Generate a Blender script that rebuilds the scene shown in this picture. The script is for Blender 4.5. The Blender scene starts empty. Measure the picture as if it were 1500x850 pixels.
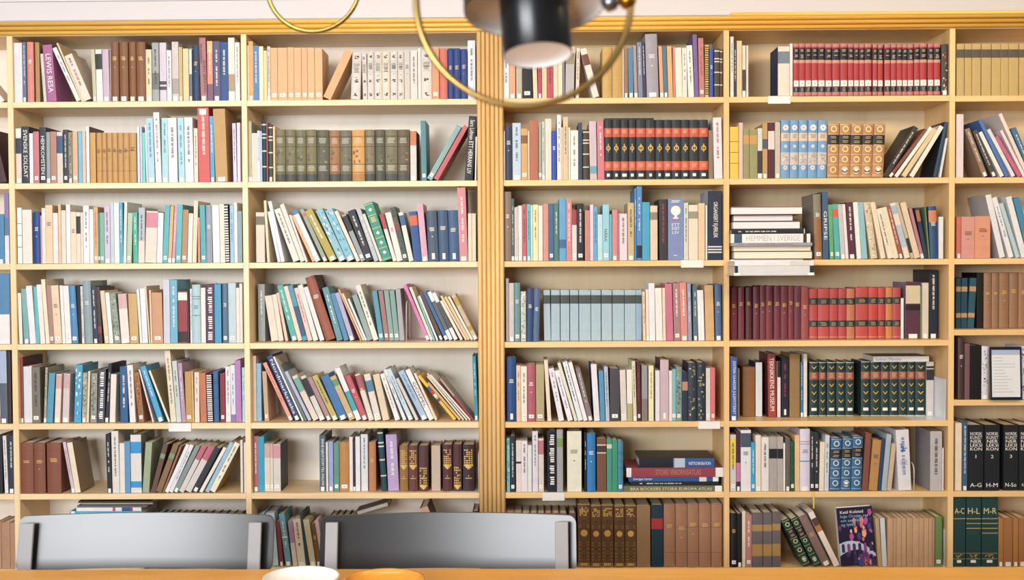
import bpy, bmesh, math, random
from mathutils import Matrix, Vector
sc = bpy.context.scene
COL = sc.collection
random.seed(7)
# ------------------------------------------------------------------ camera
ZE = 1.62          # eye height
DC = 4.10          # camera to bookcase front (y = 0)
F = 1608.0         # focal length in pixels of the 1500 px frame
RM = ((0.99991186, -0.01219983, 0.00523760),
      (0.01206311, 0.99960495, 0.02538537),
      (-0.00554523, -0.02531994, 0.99966402))
RIGHT = Vector((RM[0][0], RM[1][0], RM[2][0]))
FWD = Vector((RM[0][1], RM[1][1], RM[2][1]))
UP = Vector((RM[0][2], RM[1][2], RM[2][2]))
CAM = Vector((0, -DC, ZE))
cd = bpy.data.cameras.new('camera')
cam = bpy.data.objects.new('camera', cd)
COL.objects.link(cam)
cam.matrix_world = Matrix(((RIGHT.x, UP.x, -FWD.x, CAM.x), (RIGHT.y, UP.y, -FWD.y, CAM.y), (RIGHT.z, UP.z, -FWD.z, CAM.z), (0, 0, 0, 1)))
cd.sensor_width = 36.0
cd.lens = 36.0 * F / 1500.0
cd.clip_start = 0.05
cd.dof.use_dof = True
cd.dof.focus_distance = 4.1
cd.dof.aperture_fstop = 3.4
sc.camera = cam
# ------------------------------------------------------------------ light and exposure
sc.view_settings.view_transform = 'Standard'
sc.view_settings.look = 'None'
sc.view_settings.gamma = 1.0
sc.view_settings.use_curve_mapping = False
sc.view_settings.exposure = 0.06
w = bpy.data.worlds.new('daylight')
sc.world = w
w.use_nodes = True
bg = w.node_tree.nodes['Background']
bg.inputs[0].default_value = (0.93, 0.96, 1.0, 1)
bg.inputs[1].default_value = 0.24

def area(name, loc, look, sx, sy, power, col):
    l = bpy.data.lights.new(name, 'AREA')
    l.shape = 'RECTANGLE'; l.size = sx; l.size_y = sy; l.energy = power; l.color = col
    o = bpy.data.objects.new(name, l)
    COL.objects.link(o)
    o.location = loc
    o.rotation_euler = (Vector(look) - Vector(loc)).to_track_quat('-Z', 'Y').to_euler()
    return o
area('window_light_left', (-2.7, -6.7, 2.12), (-2.2, 0, 1.5), 3.5, 1.25, 320, (0.95, 0.97, 1.0))
area('ceiling_light', (-0.7, -2.3, 2.80), (-0.7, 0, 1.9), 2.6, 0.6, 42, (1.0, 0.95, 0.88))  # unseen fill added overhead so upper shelves come out brighter than lower
area('ceiling_light_warm', (2.1, -2.3, 2.80), (1.3, 0, 1.9), 1.4, 0.6, 50, (1.0, 0.78, 0.46))

# ------------------------------------------------------------------ helpers
def ray(x, y):
    return RIGHT * ((x - 750) / F) + FWD + UP * (-(y - 425) / F)
def at(x, y, Y=0.0):
    d = ray(x, y)
    return CAM + d * ((Y + DC) / d.y)
def px(p):
    v = Vector(p) - CAM
    c = v.dot(FWD)
    return 750 + F * v.dot(RIGHT) / c, 425 - F * v.dot(UP) / c
def lin(h):
    h = h.lstrip('#')
    if len(h) == 3: h = ''.join(c * 2 for c in h)
    out = []
    for i in (0, 2, 4):
        c = int(h[i:i + 2], 16) / 255.0
        out.append(c / 12.92 if c <= 0.04045 else ((c + 0.055) / 1.055) ** 2.4)
    return out
MATS = {}
def mat(hexc, kind='cloth'):
    k = (hexc, kind)
    if k in MATS: return MATS[k]
    m = bpy.data.materials.new(kind + '_' + hexc)
    m.use_nodes = True
    nt = m.node_tree
    b = nt.nodes['Principled BSDF']
    r, g, bl = lin(hexc)
    if kind in ('cloth', 'flat'):      # printed colours read off a contrasty photograph: soften slightly
        l_ = .3 * r + .59 * g + .11 * bl
        r, g, bl = [.93 * (c * .88 + l_ * .12) for c in (r, g, bl)]
    if kind == 'cloth':
        # book colours were read off bright paper; take a little off so they stay below clipping
        n = nt.nodes.new('ShaderNodeTexNoise'); n.inputs['Scale'].default_value = 45; n.inputs['Detail'].default_value = 3
        tc = nt.nodes.new('ShaderNodeTexCoord')
        mx = nt.nodes.new('ShaderNodeMix'); mx.data_type = 'RGBA'
        mx.inputs['A'].default_value = (r * .86, g * .85, bl * .84, 1)
        mx.inputs['B'].default_value = (min(1, r * 1.08), min(1, g * 1.08), min(1, bl * 1.08), 1)
        nt.links.new(tc.outputs['Object'], n.inputs['Vector'])
        nt.links.new(n.outputs['Fac'], mx.inputs['Factor'])
        nt.links.new(mx.outputs['Result'], b.inputs['Base Color'])
        b.inputs['Roughness'].default_value = 0.5
        b.inputs['Specular IOR Level'].default_value = 0.35
    elif kind == 'flat':
        b.inputs['Base Color'].default_value = (r, g, bl, 1)
        b.inputs['Roughness'].default_value = 0.6
    elif kind == 'gilt':
        b.inputs['Base Color'].default_value = (r, g, bl, 1)
        b.inputs['Roughness'].default_value = 0.45
        b.inputs['Metallic'].default_value = 0.2
    elif kind == 'metal':
        b.inputs['Base Color'].default_value = (r, g, bl, 1)
        b.inputs['Roughness'].default_value = 0.35
        b.inputs['Metallic'].default_value = 1.0
    elif kind == 'gloss':
        b.inputs['Base Color'].default_value = (r, g, bl, 1)
        b.inputs['Roughness'].default_value = 0.28
    elif kind == 'lacquer':
        b.inputs['Base Color'].default_value = (r, g, bl, 1)
        b.inputs['Roughness'].default_value = 0.3
        b.inputs['Specular IOR Level'].default_value = 0.82
    elif kind == 'lining_glow':
        b.inputs['Base Color'].default_value = (r, g, bl, 1)
        b.inputs['Roughness'].default_value = 0.5
        b.inputs['Emission Color'].default_value = (1.0, 0.9, 0.86, 1)
        b.inputs['Emission Strength'].default_value = 0.22  # faint glow standing in for light bounced up onto the lamp lining
    elif kind == 'paper':
        # page edges: fine lines along the sheets
        wv = nt.nodes.new('ShaderNodeTexWave'); wv.inputs['Scale'].default_value = 420; wv.bands_direction = 'X'
        wv.inputs['Distortion'].default_value = 1.0
        tc = nt.nodes.new('ShaderNodeTexCoord')
        mx = nt.nodes.new('ShaderNodeMix'); mx.data_type = 'RGBA'
        mx.inputs['A'].default_value = (r * .78, g * .76, bl * .72, 1)
        mx.inputs['B'].default_value = (r, g, bl, 1)
        nt.links.new(tc.outputs['Object'], wv.inputs['Vector'])
        nt.links.new(wv.outputs['Fac'], mx.inputs['Factor'])
        nt.links.new(mx.outputs['Result'], b.inputs['Base Color'])
        b.inputs['Roughness'].default_value = 0.8
    MATS[k] = m
    return m
def wood(name, c1, c2, axis, scale=9.0, rough=0.42, stretch=0.06, knots=False, vary=1.0):
    m = bpy.data.materials.new(name)
    m.use_nodes = True
    nt = m.node_tree
    b = nt.nodes['Principled BSDF']
    tc = nt.nodes.new('ShaderNodeTexCoord')
    mp = nt.nodes.new('ShaderNodeMapping')
    s = [1.0, 1.0, 1.0]; s['xyz'.index(axis)] = stretch
    mp.inputs['Scale'].default_value = s
    n = nt.nodes.new('ShaderNodeTexNoise'); n.inputs['Scale'].default_value = scale; n.inputs['Detail'].default_value = 5
    n.inputs['Distortion'].default_value = 0.7
    n2 = nt.nodes.new('ShaderNodeTexNoise'); n2.inputs['Scale'].default_value = scale * 14; n2.inputs['Detail'].default_value = 2
    ad = nt.nodes.new('ShaderNodeMath'); ad.operation = 'MULTIPLY_ADD'; ad.inputs[1].default_value = 0.35
    rp = nt.nodes.new('ShaderNodeValToRGB')
    rp.color_ramp.elements[0].position = 0.5 - 0.2 * vary; rp.color_ramp.elements[0].color = (*lin(c1), 1)
    rp.color_ramp.elements[1].position = 0.75; rp.color_ramp.elements[1].color = (*lin(c2), 1)
    L = nt.links.new
    L(tc.outputs['Object'], mp.inputs['Vector']); L(mp.outputs['Vector'], n.inputs['Vector']); L(mp.outputs['Vector'], n2.inputs['Vector'])
    L(n2.outputs['Fac'], ad.inputs[0]); L(n.outputs['Fac'], ad.inputs[2])
    L(ad.outputs[0], rp.inputs['Fac'])
    src = rp.outputs['Color']
    if knots:
        v = nt.nodes.new('ShaderNodeTexVoronoi'); v.inputs['Scale'].default_value = 3.1
        mp2 = nt.nodes.new('ShaderNodeMapping'); mp2.inputs['Scale'].default_value = (0.55, 1.6, 1)
        r2 = nt.nodes.new('ShaderNodeValToRGB')
        r2.color_ramp.elements[0].position = 0.03; r2.color_ramp.elements[0].color = (*lin('8a4a1c'), 1)
        r2.color_ramp.elements[1].position = 0.11; r2.color_ramp.elements[1].color = (1, 1, 1, 1)
        mx = nt.nodes.new('ShaderNodeMix'); mx.data_type = 'RGBA'; mx.blend_type = 'MULTIPLY'; mx.inputs['Factor'].default_value = 1
        L(tc.outputs['Object'], mp2.inputs['Vector']); L(mp2.outputs['Vector'], v.inputs['Vector']); L(v.outputs['Distance'], r2.inputs['Fac'])
        L(src, mx.inputs['A']); L(r2.outputs['Color'], mx.inputs['B'])
        src = mx.outputs['Result']
    L(src, b.inputs['Base Color'])
    b.inputs['Roughness'].default_value = rough
    return m
class MB:
    'collects faces with material slots'
    def __init__(self):
        self.v = []; self.f = []; self.mi = []; self.mats = []; self.smooth = []
    def slot(self, m):
        if m not in self.mats: self.mats.append(m)
        return self.mats.index(m)
    def face(self, pts, m, smooth=False):
        i = len(self.v)
        self.v += [tuple(p) for p in pts]
        self.f.append(tuple(range(i, i + len(pts)))); self.mi.append(self.slot(m)); self.smooth.append(smooth)
    def grid(self, verts, faces, m, smooth=False):
        i = len(self.v)
        self.v += [tuple(p) for p in verts]
        s = self.slot(m)
        for f in faces:
            self.f.append(tuple(i + k for k in f)); self.mi.append(s); self.smooth.append(smooth)
    def box(self, x0, x1, y0, y1, z0, z1, m):
        v = [(x0, y0, z0), (x1, y0, z0), (x1, y1, z0), (x0, y1, z0), (x0, y0, z1), (x1, y0, z1), (x1, y1, z1), (x0, y1, z1)]
        self.grid(v, [(3, 2, 1, 0), (4, 5, 6, 7), (0, 1, 5, 4), (1, 2, 6, 5), (2, 3, 7, 6), (3, 0, 4, 7)], m)
    def bbox(self, x0, x1, y0, y1, z0, z1, m, r=0.003, seg=2):
        'box with rounded edges'
        bm = bmesh.new()
        bmesh.ops.create_cube(bm, size=1)
        for v in bm.verts:
            v.co = Vector(((x0 + x1) / 2 + v.co.x * (x1 - x0), (y0 + y1) / 2 + v.co.y * (y1 - y0), (z0 + z1) / 2 + v.co.z * (z1 - z0)))
        bmesh.ops.bevel(bm, geom=list(bm.edges), offset=r, segments=seg, affect='EDGES', profile=0.5)
        bm.verts.index_update()
        self.grid([v.co for v in bm.verts], [[v.index for v in f.verts] for f in bm.faces], m, False)
        bm.free()
    def prism(self, prof, axis, a0, a1, m, smooth=False):
        'closed 2-D profile (p, q) swept along an axis: x -> (y, z), z -> (x, y), y -> (x, z)'
        def P(t, p, q): return {'x': (t, p, q), 'z': (p, q, t), 'y': (p, t, q)}[axis]
        n = len(prof)
        vs = [P(a0, *p) for p in prof] + [P(a1, *p) for p in prof]
        self.grid(vs, [(i, (i + 1) % n, n + (i + 1) % n, n + i) for i in range(n)], m, smooth)
        self.grid(vs, [tuple(range(n))[::-1], tuple(range(n, 2 * n))], m)
    def tube(self, pts, r, m, n=10, closed=False):
        pts = [Vector(p) for p in pts]; k = len(pts); rings = []
        up = None
        for i, p in enumerate(pts):
            a = pts[(i - 1) % k] if (closed or i > 0) else p
            b = pts[(i + 1) % k] if (closed or i < k - 1) else p
            t = (b - a).normalized()
            if up is None:
                up = Vector((0, 1, 0)) if abs(t.y) < 0.9 else Vector((1, 0, 0))
            u = (up - t * up.dot(t)).normalized(); up = u
            v = t.cross(u)
            rings.append([p + (u * math.cos(2 * math.pi * j / n) + v * math.sin(2 * math.pi * j / n)) * r for j in range(n)])
        vs = [q for ring in rings for q in ring]; fs = []
        for i in range(k if closed else k - 1):
            for j in range(n):
                a, b = i * n, ((i + 1) % k) * n
                fs.append((a + j, a + (j + 1) % n, b + (j + 1) % n, b + j))
        if not closed:
            fs.append(tuple(range(n))[::-1]); fs.append(tuple(range((k - 1) * n, k * n)))
        self.grid(vs, fs, m, True)
    def lathe(self, prof, m, n=48, M=None):
        'profile of (r, z)'
        vs = []; fs = []
        for r, z in prof:
            for j in range(n):
                a = 2 * math.pi * j / n
                p = Vector((r * math.cos(a), r * math.sin(a), z))
                vs.append(M @ p if M else p)
        for i in range(len(prof) - 1):
            for j in range(n):
                fs.append((i * n + j, i * n + (j + 1) % n, (i + 1) * n + (j + 1) % n, (i + 1) * n + j))
        self.grid(vs, fs, m, True)
    def add(self, other, M):
        i = len(self.v)
        self.v += [tuple(M @ Vector(p)) for p in other.v]
        sl = [self.slot(m) for m in other.mats]
        self.f += [tuple(i + k for k in f) for f in other.f]
        self.mi += [sl[k] for k in other.mi]; self.smooth += other.smooth
    def build(self, name, parent=None):
        me = bpy.data.meshes.new(name)
        me.from_pydata(self.v, [], self.f)
        for m in self.mats: me.materials.append(m)
        me.polygons.foreach_set('material_index', self.mi)
        me.polygons.foreach_set('use_smooth', self.smooth)
        me.update()
        o = bpy.data.objects.new(name, me)
        COL.objects.link(o)
        if parent: o.parent = parent
        return o
def fix_normals(o):
    bm = bmesh.new(); bm.from_mesh(o.data)
    bmesh.ops.remove_doubles(bm, verts=bm.verts, dist=1e-6)
    bmesh.ops.recalc_face_normals(bm, faces=bm.faces)
    bm.to_mesh(o.data); bm.free()
    return o
def empty(name, loc, rot=(0, 0, 0)):
    o = bpy.data.objects.new(name, None)
    o.empty_display_size = 0.05
    COL.objects.link(o); o.location = loc; o.rotation_euler = rot
    return o
def tag(o, label, cat, group=None, kind=None):
    if label: o['label'] = label
    if cat: o['category'] = cat
    if group: o['group'] = group
    if kind: o['kind'] = kind
    return o
# lettering: glyph outlines as flat meshes, made while the scene is still small
TXT = {}
def text_mesh(s):
    if s in TXT: return TXT[s]
    cu = bpy.data.curves.new('lettering', 'FONT')
    cu.body = s; cu.size = 1.0; cu.resolution_u = 2; cu.align_x = 'LEFT'
    o = bpy.data.objects.new('lettering', cu)
    COL.objects.link(o)
    dg = bpy.context.evaluated_depsgraph_get()
    me = bpy.data.meshes.new_from_object(o.evaluated_get(dg))
    vs = [(v.co.x, v.co.y) for v in me.vertices]
    fs = [tuple(p.vertices) for p in me.polygons]
    bpy.data.objects.remove(o); bpy.data.curves.remove(cu); bpy.data.meshes.remove(me)
    if vs:
        x0 = min(v[0] for v in vs); x1 = max(v[0] for v in vs); y0 = min(v[1] for v in vs); y1 = max(v[1] for v in vs)
    else:
        x0 = x1 = y0 = y1 = 0
    TXT[s] = (vs, fs, x0, x1, y0, y1)
    return TXT[s]
DATA = """
>Z1 0 30 6.537
20 60 560 efe8e0 @-150
>A1 0 30 6.537
130 208 215 dde0ea
212 248 208 5b7590 vw s
265 330 208 e08878 hw
345 385 210 b08a50 @335
420 450 318 d5cfc6 @385
455 555 230 b0629c @407 T:w:LEWIS_RESA
725 780 250 e4e4de @490 vb
782 800 213 e8d0a8 @540
800 885 315 eadcca @615 vr
893 928 275 c9c2a4 @870 s
930 990 280 f0ece4 @912 B8-38:333333
992 1053 278 cbb6cc @978 s
1055 1068 275 a89890
1070 1143 208 8a5a35 hg s
1150 1232 208 8a5a35 hg s
>A1 180 30 6.537
65 130 208 8a5a35 hg s
135 222 208 8a5a35 hg s
225 280 278 ead7ae s vk
285 350 213 a0a8aa vk B52-80:70757a
357 422 213 d5cbdb B66-72:4a4450 B75-81:4a4450
425 470 285 e5e2ea vk
475 538 205 d0cbc4 B62-88:a8a29e s
540 575 255 c9b27c s
580 635 270 ecd09a
640 665 278 dde5e5 B48-100:557a88 s
672 740 248 2d4566 hg
745 808 165 b0737a @728 T2:k:FRANZEN|SVEN_JERRING s
812 865 198 e89078 @805 B0-20:f0b878 B72-100:7a5a78 vw
870 935 200 5d5580 @862 vw s
937 1012 208 1f4f8f @930 vw
1014 1075 165 e8e0d8 @1003 B58-85:b09878 s
1078 1123 210 f5efec vr
>B1 355 30 6.537
45 57 240 f0e8d8
60 105 200 d8a860 s
106 160 243 4f88bd vw
163 205 248 f5e6c0
208 240 288 f0d8a0
243 273 248 d8cdbb s vk
275 340 262 e3b27a S
342 435 262 e3b27a S
437 497 258 e3b27a S
498 568 262 e3b27a S
570 626 262 e0ad78 S
627 695 262 e3b27a S
697 770 270 e3b27a S
775 860 300 e0ad72 @975
1040 1130 310 dad5ce @1055 hk q
>B1 520 30 6.537
75 120 315 dad5ce @65 hk q
122 185 300 dad5ce hk q
187 262 300 dad5ce hk q
263 337 300 e2d8c6 hk q
340 410 300 dad5ce hk q
412 472 298 dad5ce hk q
475 530 290 cfc8be hk
533 600 287 ddd8d2 vk
605 635 267 e9e2d8
637 738 285 dcd6cc hk q
740 808 255 d89a68 S
812 888 270 d8705c hg
892 945 268 22458f hg
947 1010 268 22458f hg
1013 1078 275 22458f hg
1083 1155 192 dde3ee vk
>C1 730 30 6.537
45 102 250 e8e8ea vk s
107 165 265 e8a47c s
172 228 270 b8b6a4 s
230 328 290 15181c S
333 378 270 e0d3b0 @318
380 418 275 b8405a vk s
420 465 265 ecd0a0
467 526 262 c0475f vk
528 570 255 e6d5b0
572 615 250 ece0c4
618 638 270 88888a
642 725 252 b9b6b4 B0-12:f0e0c8 B13-34:9a9070 s @648
740 775 265 e2d5c8 vk s @750
905 970 262 e8e0d8 @780 B12-34:7a4530
997 1087 258 cfa650 r
1090 1190 255 c9a04e r
>C1 880 30 6.537
210 222 265 f0e0c8
225 262 265 9a7660 s
268 318 265 4f87b0 s @262
320 355 240 a89a90 s @305
360 405 208 8088a8 vw @345
408 437 205 34405a @392 vw
442 556 130 a2a0b0 s @424 hw
570 604 245 e8a878 s @552
606 646 245 4d7a92 s @588
648 694 245 f0b070 @632
697 718 250 d88880 @688
720 785 260 f2e6da @708
786 833 262 efe6dc @778 vk
836 895 238 f4efe8 vk @817
900 940 135 7a65a5 @880
945 995 168 c87a7a S @932 vr
1000 1035 235 dcc050 z
1042 1080 270 2f55b8 hw
1087 1140 270 4a4238 bw
1143 1166 275 5a4438 bw
>D1 1060 30 6.537
65 97 155 d8e0dc vk s
98 126 205 3a3a3e vw
127 150 195 f0d2a0
151 175 195 f0d2a0
180 212 240 f0dcc0 B47-88:4a4240 s
217 237 240 e0dcd4 s
520 632 250 e8dfd2 B10-34:74889a K:183a66
634 662 222 efe9e6
668 721 222 b83038 q2
722 780 222 b83038 q2
782 840 222 b83038 q2
842 902 222 b83038 q2
903 970 222 b83038 q2
972 1037 226 b83038 q2
1040 1112 226 b83038 q2
1115 1187 222 b83038 q2
>D1 1240 30 5.77
12 60 197 b83038 q2
62 106 200 b83038 q2
108 152 200 b83038 q2
154 212 198 b83038 q2
220 262 200 b83038 q2
264 308 202 b83038 q2
320 371 202 b83038 q2
374 421 200 b83038 q2
424 471 200 b83038 q2
472 515 202 b83038 q2
516 565 202 b83038 q2
570 618 196 b83038 q2
620 678 196 b83038 q2
685 737 196 b83038 q2
738 792 196 b83038 q2
800 856 200 4a4038 c s
>E1 1240 30 5.77
930 994 197 c8ac68 B11-27:555048
998 1057 197 c8ac68 B11-27:555048
1060 1134 197 c8ac68 B11-27:555048
1140 1221 197 c8ac68 B11-27:555048
1225 1301 197 c8ac68 B11-27:555048
1304 1368 197 c8ac68 B11-27:555048
1370 1452 197 c8ac68 B11-27:555048
1457 1530 197 c8ac68 B11-27:555048
>Z2 0 150 6.537
-20 70 265 4a2a34 @-140 vw
>A2 0 150 6.537
158 210 250 ddd0c8 B0-15:f0ece8 B18-46:2c3a5a s
215 285 232 2b3440 T:w:SVENSKE_SOLDAT K:1c2026
287 322 297 e8eef0
325 380 280 cf7480 S @316
385 448 238 2a3a42 T:w:HEMKOMSTEN S K:16191c
450 484 285 98a4a8 s
487 547 280 b98470 S @480
550 606 283 d5d0c4 B8-42:3a5a88
610 656 262 2e3a40 vw S
659 697 285 8a8a78 d s
700 749 280 d9b48c S @694
754 790 275 6fc0dc @744
792 826 275 ddc0b0
830 863 230 eeeae8 K:6a4c40
865 922 290 d0a048
930 980 292 c99a55 hk o
982 1027 292 c99a55 hk o
1030 1078 292 c99a55 hk o
1080 1131 292 c99a55 hk o
1134 1184 292 c99a55 hk o
1186 1242 292 c99a55 hk o
>A2 180 150 6.537
67 134 292 c99a55 hk o
143 166 230 e8e4f4 @136
170 188 230 c8d0ea
190 222 290 6fcfd0 @184
224 240 215 e6f0f4 @208
243 307 152 a8d8e8 @222 vb s
316 373 95 efe8ec @290 vr
378 438 150 a8dce4 @366 vb s
441 526 148 ece8ec vk @428
538 596 148 a6dde8 @522 vb s
600 680 145 e6eaf2 vk @585
684 722 248 eadbc8 vk @678
730 838 50 d85550 vw @712 X
842 882 132 4aa8d8 @826 vw s
890 1005 60 c49a55 s @862
1060 1093 200 e0d4ee @1047 vk
1098 1129 195 e8dcee @1090
>B2 355 150 6.537
47 80 180 b5b090 s
82 137 295 ddd4c8
140 164 270 cfe0ec vb
166 187 275 a8c8dc
189 232 185 22304e bw
235 250 190 8a5040
255 296 215 3e4a44 bw s
299 318 228 eeca90
320 415 262 7a7654 m
418 515 262 7a7654 m
518 613 265 767454 m
616 714 262 7e7854 m
718 834 265 5e5f4f m
838 936 268 a57444 m
938 1050 268 746e5b m
1055 1174 265 d8a048 m
>B2 520 150 6.537
100 192 262 84785c m
197 289 262 5b5c4b m
293 408 262 7a7659 m
411 526 262 685b41 m
532 592 275 d5d2cc B0-29:d07848 K:17181a s
638 688 175 4f8c9c S @627
690 748 235 86b0b0 S @965
755 812 235 c9606c @1032
1045 1138 135 23262e @1087 T:w:Sara_Lidman_ETT_HERRANS_LIV
1145 1163 330 efe2d0
>C2 730 150 6.537
50 64 275 e8dccc
66 136 225 303a58 hw
138 218 198 bcd4e8 s vk
220 282 252 d8a560 B13-29:8a5a28 S
285 300 275 eed8b8
302 384 175 b86a4c
388 417 190 98a898 S
420 447 185 c8cfc8 s vk
450 510 158 e8dcca
512 561 275 1f50c0 hw
564 603 120 e8e4ec vk
604 621 240 e8d0a8
622 670 140 dcc49a vk
672 690 240 f0e6d8
692 766 268 f0ece8 vk
768 805 195 2c4668
810 873 262 4a3a30 bw
878 946 180 cdbec8 @868 B77-90:6aa8c0
953 1018 180 d87888 vw @943
>C2 880 150 6.537
36 110 168 222c34 n
112 188 168 222c34 n
190 265 168 222c34 n
268 336 168 222c34 n
340 430 168 222c34 n
432 522 168 222c34 n
525 601 168 222c34 n
602 679 168 222c34 n
680 769 168 222c34 n
770 849 168 222c34 n
850 941 168 222c34 n
942 1028 168 222c34 n
1033 1078 268 8a7a68
1086 1168 145 e4e2ee vr @1074
>D2 1060 150 6.537
60 143 235 f0c838 bk
147 184 195 eec2be
187 245 258 9a9a68 B12-30:d0a050
248 322 258 9a9a68 B12-30:d0a050
326 371 248 d0dcd8 B45-90:3a3838 s
373 421 205 c89858 B28-46:4a5a70 s
425 489 195 582038 B15-48:e8d8d8
493 542 190 c8c4b4 s
545 630 172 6fa5d8 e @550
633 713 172 6fa5d8 e @638
716 801 172 6fa5d8 e @722
803 893 172 6fa5d8 e @812
894 983 172 6fa5d8 e @907
990 1098 205 c08a58 f @1000
1100 1208 205 c08a58 f @1113
>D2 1240 150 5.77
36 132 185 c08a58 f @50
134 225 185 c08a58 f @152
227 322 185 c08a58 f @248
328 380 220 33363a vw @575
382 420 235 8a5044 s @676
422 470 220 f5f0ee @705
490 550 235 e2cf9e @740
560 620 195 f0ece4 @775
780 822 160 1e4a6a @812 K:0f2638
832 856 300 d8e4f0 @842
>E2 1240 150 5.77
928 988 100 e6d8e2
1155 1200 215 9a806c @1000 vw s
1230 1285 225 4a4a48 @1065 s vw
1295 1340 245 eef0ea @1100
1345 1385 140 4878c8 @1115
1390 1440 215 e0e8f0 @1178
1442 1490 275 c8658c @1242
1492 1520 230 e8e0e8 @1296
1522 1555 90 e8e0d8 @1285
1560 1610 210 3a78a8 @1390 vw
>Z3 0 270 6.537
-30 46 285 3f88b8 s
50 92 85 e2e2ec B0-35:8a78b4 B35-60:5a7ca8
>A3 0 270 6.537
172 216 225 e0ecf2 @163 s bk
220 312 245 e8e2d6
328 392 268 1f4a98 hw
393 404 300 e0909a
405 440 228 dde2da
441 511 200 e6cda8 hk
513 562 275 ede2dc
563 590 192 e0c49c
592 637 250 e6dac8
640 680 195 f2eef0
682 735 265 e6d6bc hk
736 777 268 e6dac6 B8-42:2a2c2e
779 801 270 e6ddd0
803 859 205 eef0f2 vk s
862 900 240 f0f0f0
903 944 218 d8ae78 vr S
945 961 280 3a8a8a S
962 1003 272 7ab89c S
1005 1059 210 d0c4e0 vk s
1062 1098 178 c5d2de
1100 1145 178 f4f6f8
1147 1181 175 48b0d0 vw
>A3 180 270 6.537
5 32 170 dff0f6 @15
36 90 275 b5ccb0 S @48
94 146 270 3cb8a0 vw
148 208 225 b4c0cc @152 vk B60-100:e4d8cc
212 322 260 e5d8cc B3-32:d88898 @226
325 378 275 efe8ec @338
380 430 200 50b8c0 S @402
432 466 208 d8b078 s @456
470 501 195 d49ab0 s vw @496
503 556 195 55bcc6 S @522
560 614 245 b88a60 S @576
618 661 280 f0eae2 @632
665 712 160 edd9bc @682
713 740 318 d89878
745 797 200 45b0bc S @730
800 862 200 98a6b4 hw @790
865 932 200 f4f0f4 @852
935 982 188 f0e0d0 @922
985 1022 190 302c30 z @967
1030 1068 200 9cc8e8 @1022 vb
1070 1100 175 f0eeee
1102 1145 258 8aa8b0
>B3 355 270 6.537
135 222 270 e0d4c2 B8-25:7a7060 @128
235 264 155 f0deb8 @200
340 370 260 eaf0f6 @240
372 408 160 e8eef8 @244
490 556 225 e6e4d8 @304 vk
560 604 185 eae0d8 @358
606 632 290 f0e6dc @446
662 700 290 e8b488 @460
702 752 240 eceff4 B0-8:3a8ac0 @478
780 828 230 98a898 B8-14:c0704a s @548
835 922 228 b5a53a vw s @592
930 1006 228 8cc4d0 @702 c2 s
1008 1088 228 80c4d8 s @792 c2
1096 1134 250 ecdccc @880
1138 1186 280 98a4a8 B4-36:2a3030 S @950
1188 1262 238 2a2e3a vw S @1007
>B3 520 270 6.537
187 234 230 b8c0cc vw @12
236 266 280 e8dcd0 @70
268 362 165 2f9a84 e2 @82
366 402 280 ece4dc B0-32:c03a40 @232
404 462 265 f0e4dc hr @288
463 516 215 4a5a50 d S @332 B26-46:8a4a44
518 564 265 e8e2d8 B6-27:2f6a9a @415
566 640 258 24589a B8-28:d8653c @516
643 702 188 d8a8c0 s @592
705 804 252 4a6078 hw @682 W
808 902 248 3f5f84 hw @790 W
905 1000 248 3f6490 hw @890 W
1003 1083 30 d88a94 vw s @978 K:6a2028
1085 1120 280 e8d8bc
1122 1160 280 e8d8bc
>C3 730 270 6.537
55 125 72 8a7868 hw
128 154 138 4a6668 vw s
157 175 222 ecc8bc s
175 190 215 cfe0e0 s
192 230 205 e8e0dc s
232 273 192 c85a6a vk s
275 312 192 5cc0cc vk s
313 331 200 cfe0e8
333 383 195 f2e6a8 vk
385 427 205 efe4da
430 483 188 d49484
485 533 185 3a6a94 S
535 581 180 4a8078 vw
585 650 135 58a8d8 B66-80:3a6a9a
652 706 140 d4888c vw
708 753 245 d8d8d0 B0-30:a83a44 S
755 820 185 22262c vw S
830 879 250 c88478
880 913 195 d8d0f0
915 950 215 58b0d8 vk
952 1000 290 b8e0ea
1002 1063 195 90d4e8 T:k:NÅRA S
1065 1089 288 58b8d0
1092 1141 245 d88a8c s
1142 1157 280 d07888
1160 1235 282 e8d4e0 vk
>C3 880 270 6.537
260 321 178 cdb684 vk s
325 344 40 3a8ac8 vw
346 396 20 4a8ed0 vw B80-97:1e2c48
398 471 172 3aa8cc
475 545 205 e2cdb0 B12-26:8a8a78
563 642 145 34363e vr @557
645 793 135 7a90c4 u
796 839 178 d0d8cc vk
842 932 198 ecdcc4 B12-25:98988a
935 998 182 ecc8a0
1005 1021 200 ece8e4
1025 1162 65 22304e T:w:ORGANISERT_KJÆRLEIK K:a8c0d0 B80-82:d8d8e0 B84-86:d8d8e0 B88-90:d8d8e0
>D3 1060 270 6.537
872 946 95 9a6a40 B0-38:8a8070 S @855 K:8a857a hw
951 1012 72 3a5f88 T:w:GRIPSE @942
1014 1060 195 5ab070 S @995
1063 1119 190 44b4b4 B9-24:d8604a S @1036
1123 1168 190 c0c8d4 s @1092
1170 1200 190 f0e4e4 @1136
>D3 1240 270 5.77
18 82 150 5a2a48 vw s @-5
85 128 150 eaf2f2 @50
130 190 150 8cc4d4 @92
194 275 145 dcc8a8 @130 c
280 338 145 eadcc4 @188
345 402 198 ece2ce @243 vk
403 444 190 ecdfc6 @298
446 486 180 a85a40 vw s @338
488 544 150 e8dccc @362 B5-20:9cbcdc B40-80:b0c8e0
545 574 150 c8b898 @412 B64-90:3a3630
576 627 148 e2ceb4 @452
630 658 200 b88088 @527 s
659 693 195 28385a B5-27:b06a48 @577
694 706 190 6a8a60 @660
709 778 185 2a5080 B8-30:d8864a @690 hw
779 818 275 e4e8f0
>E3 1240 270 5.77
930 968 275 d06a60 s
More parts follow.
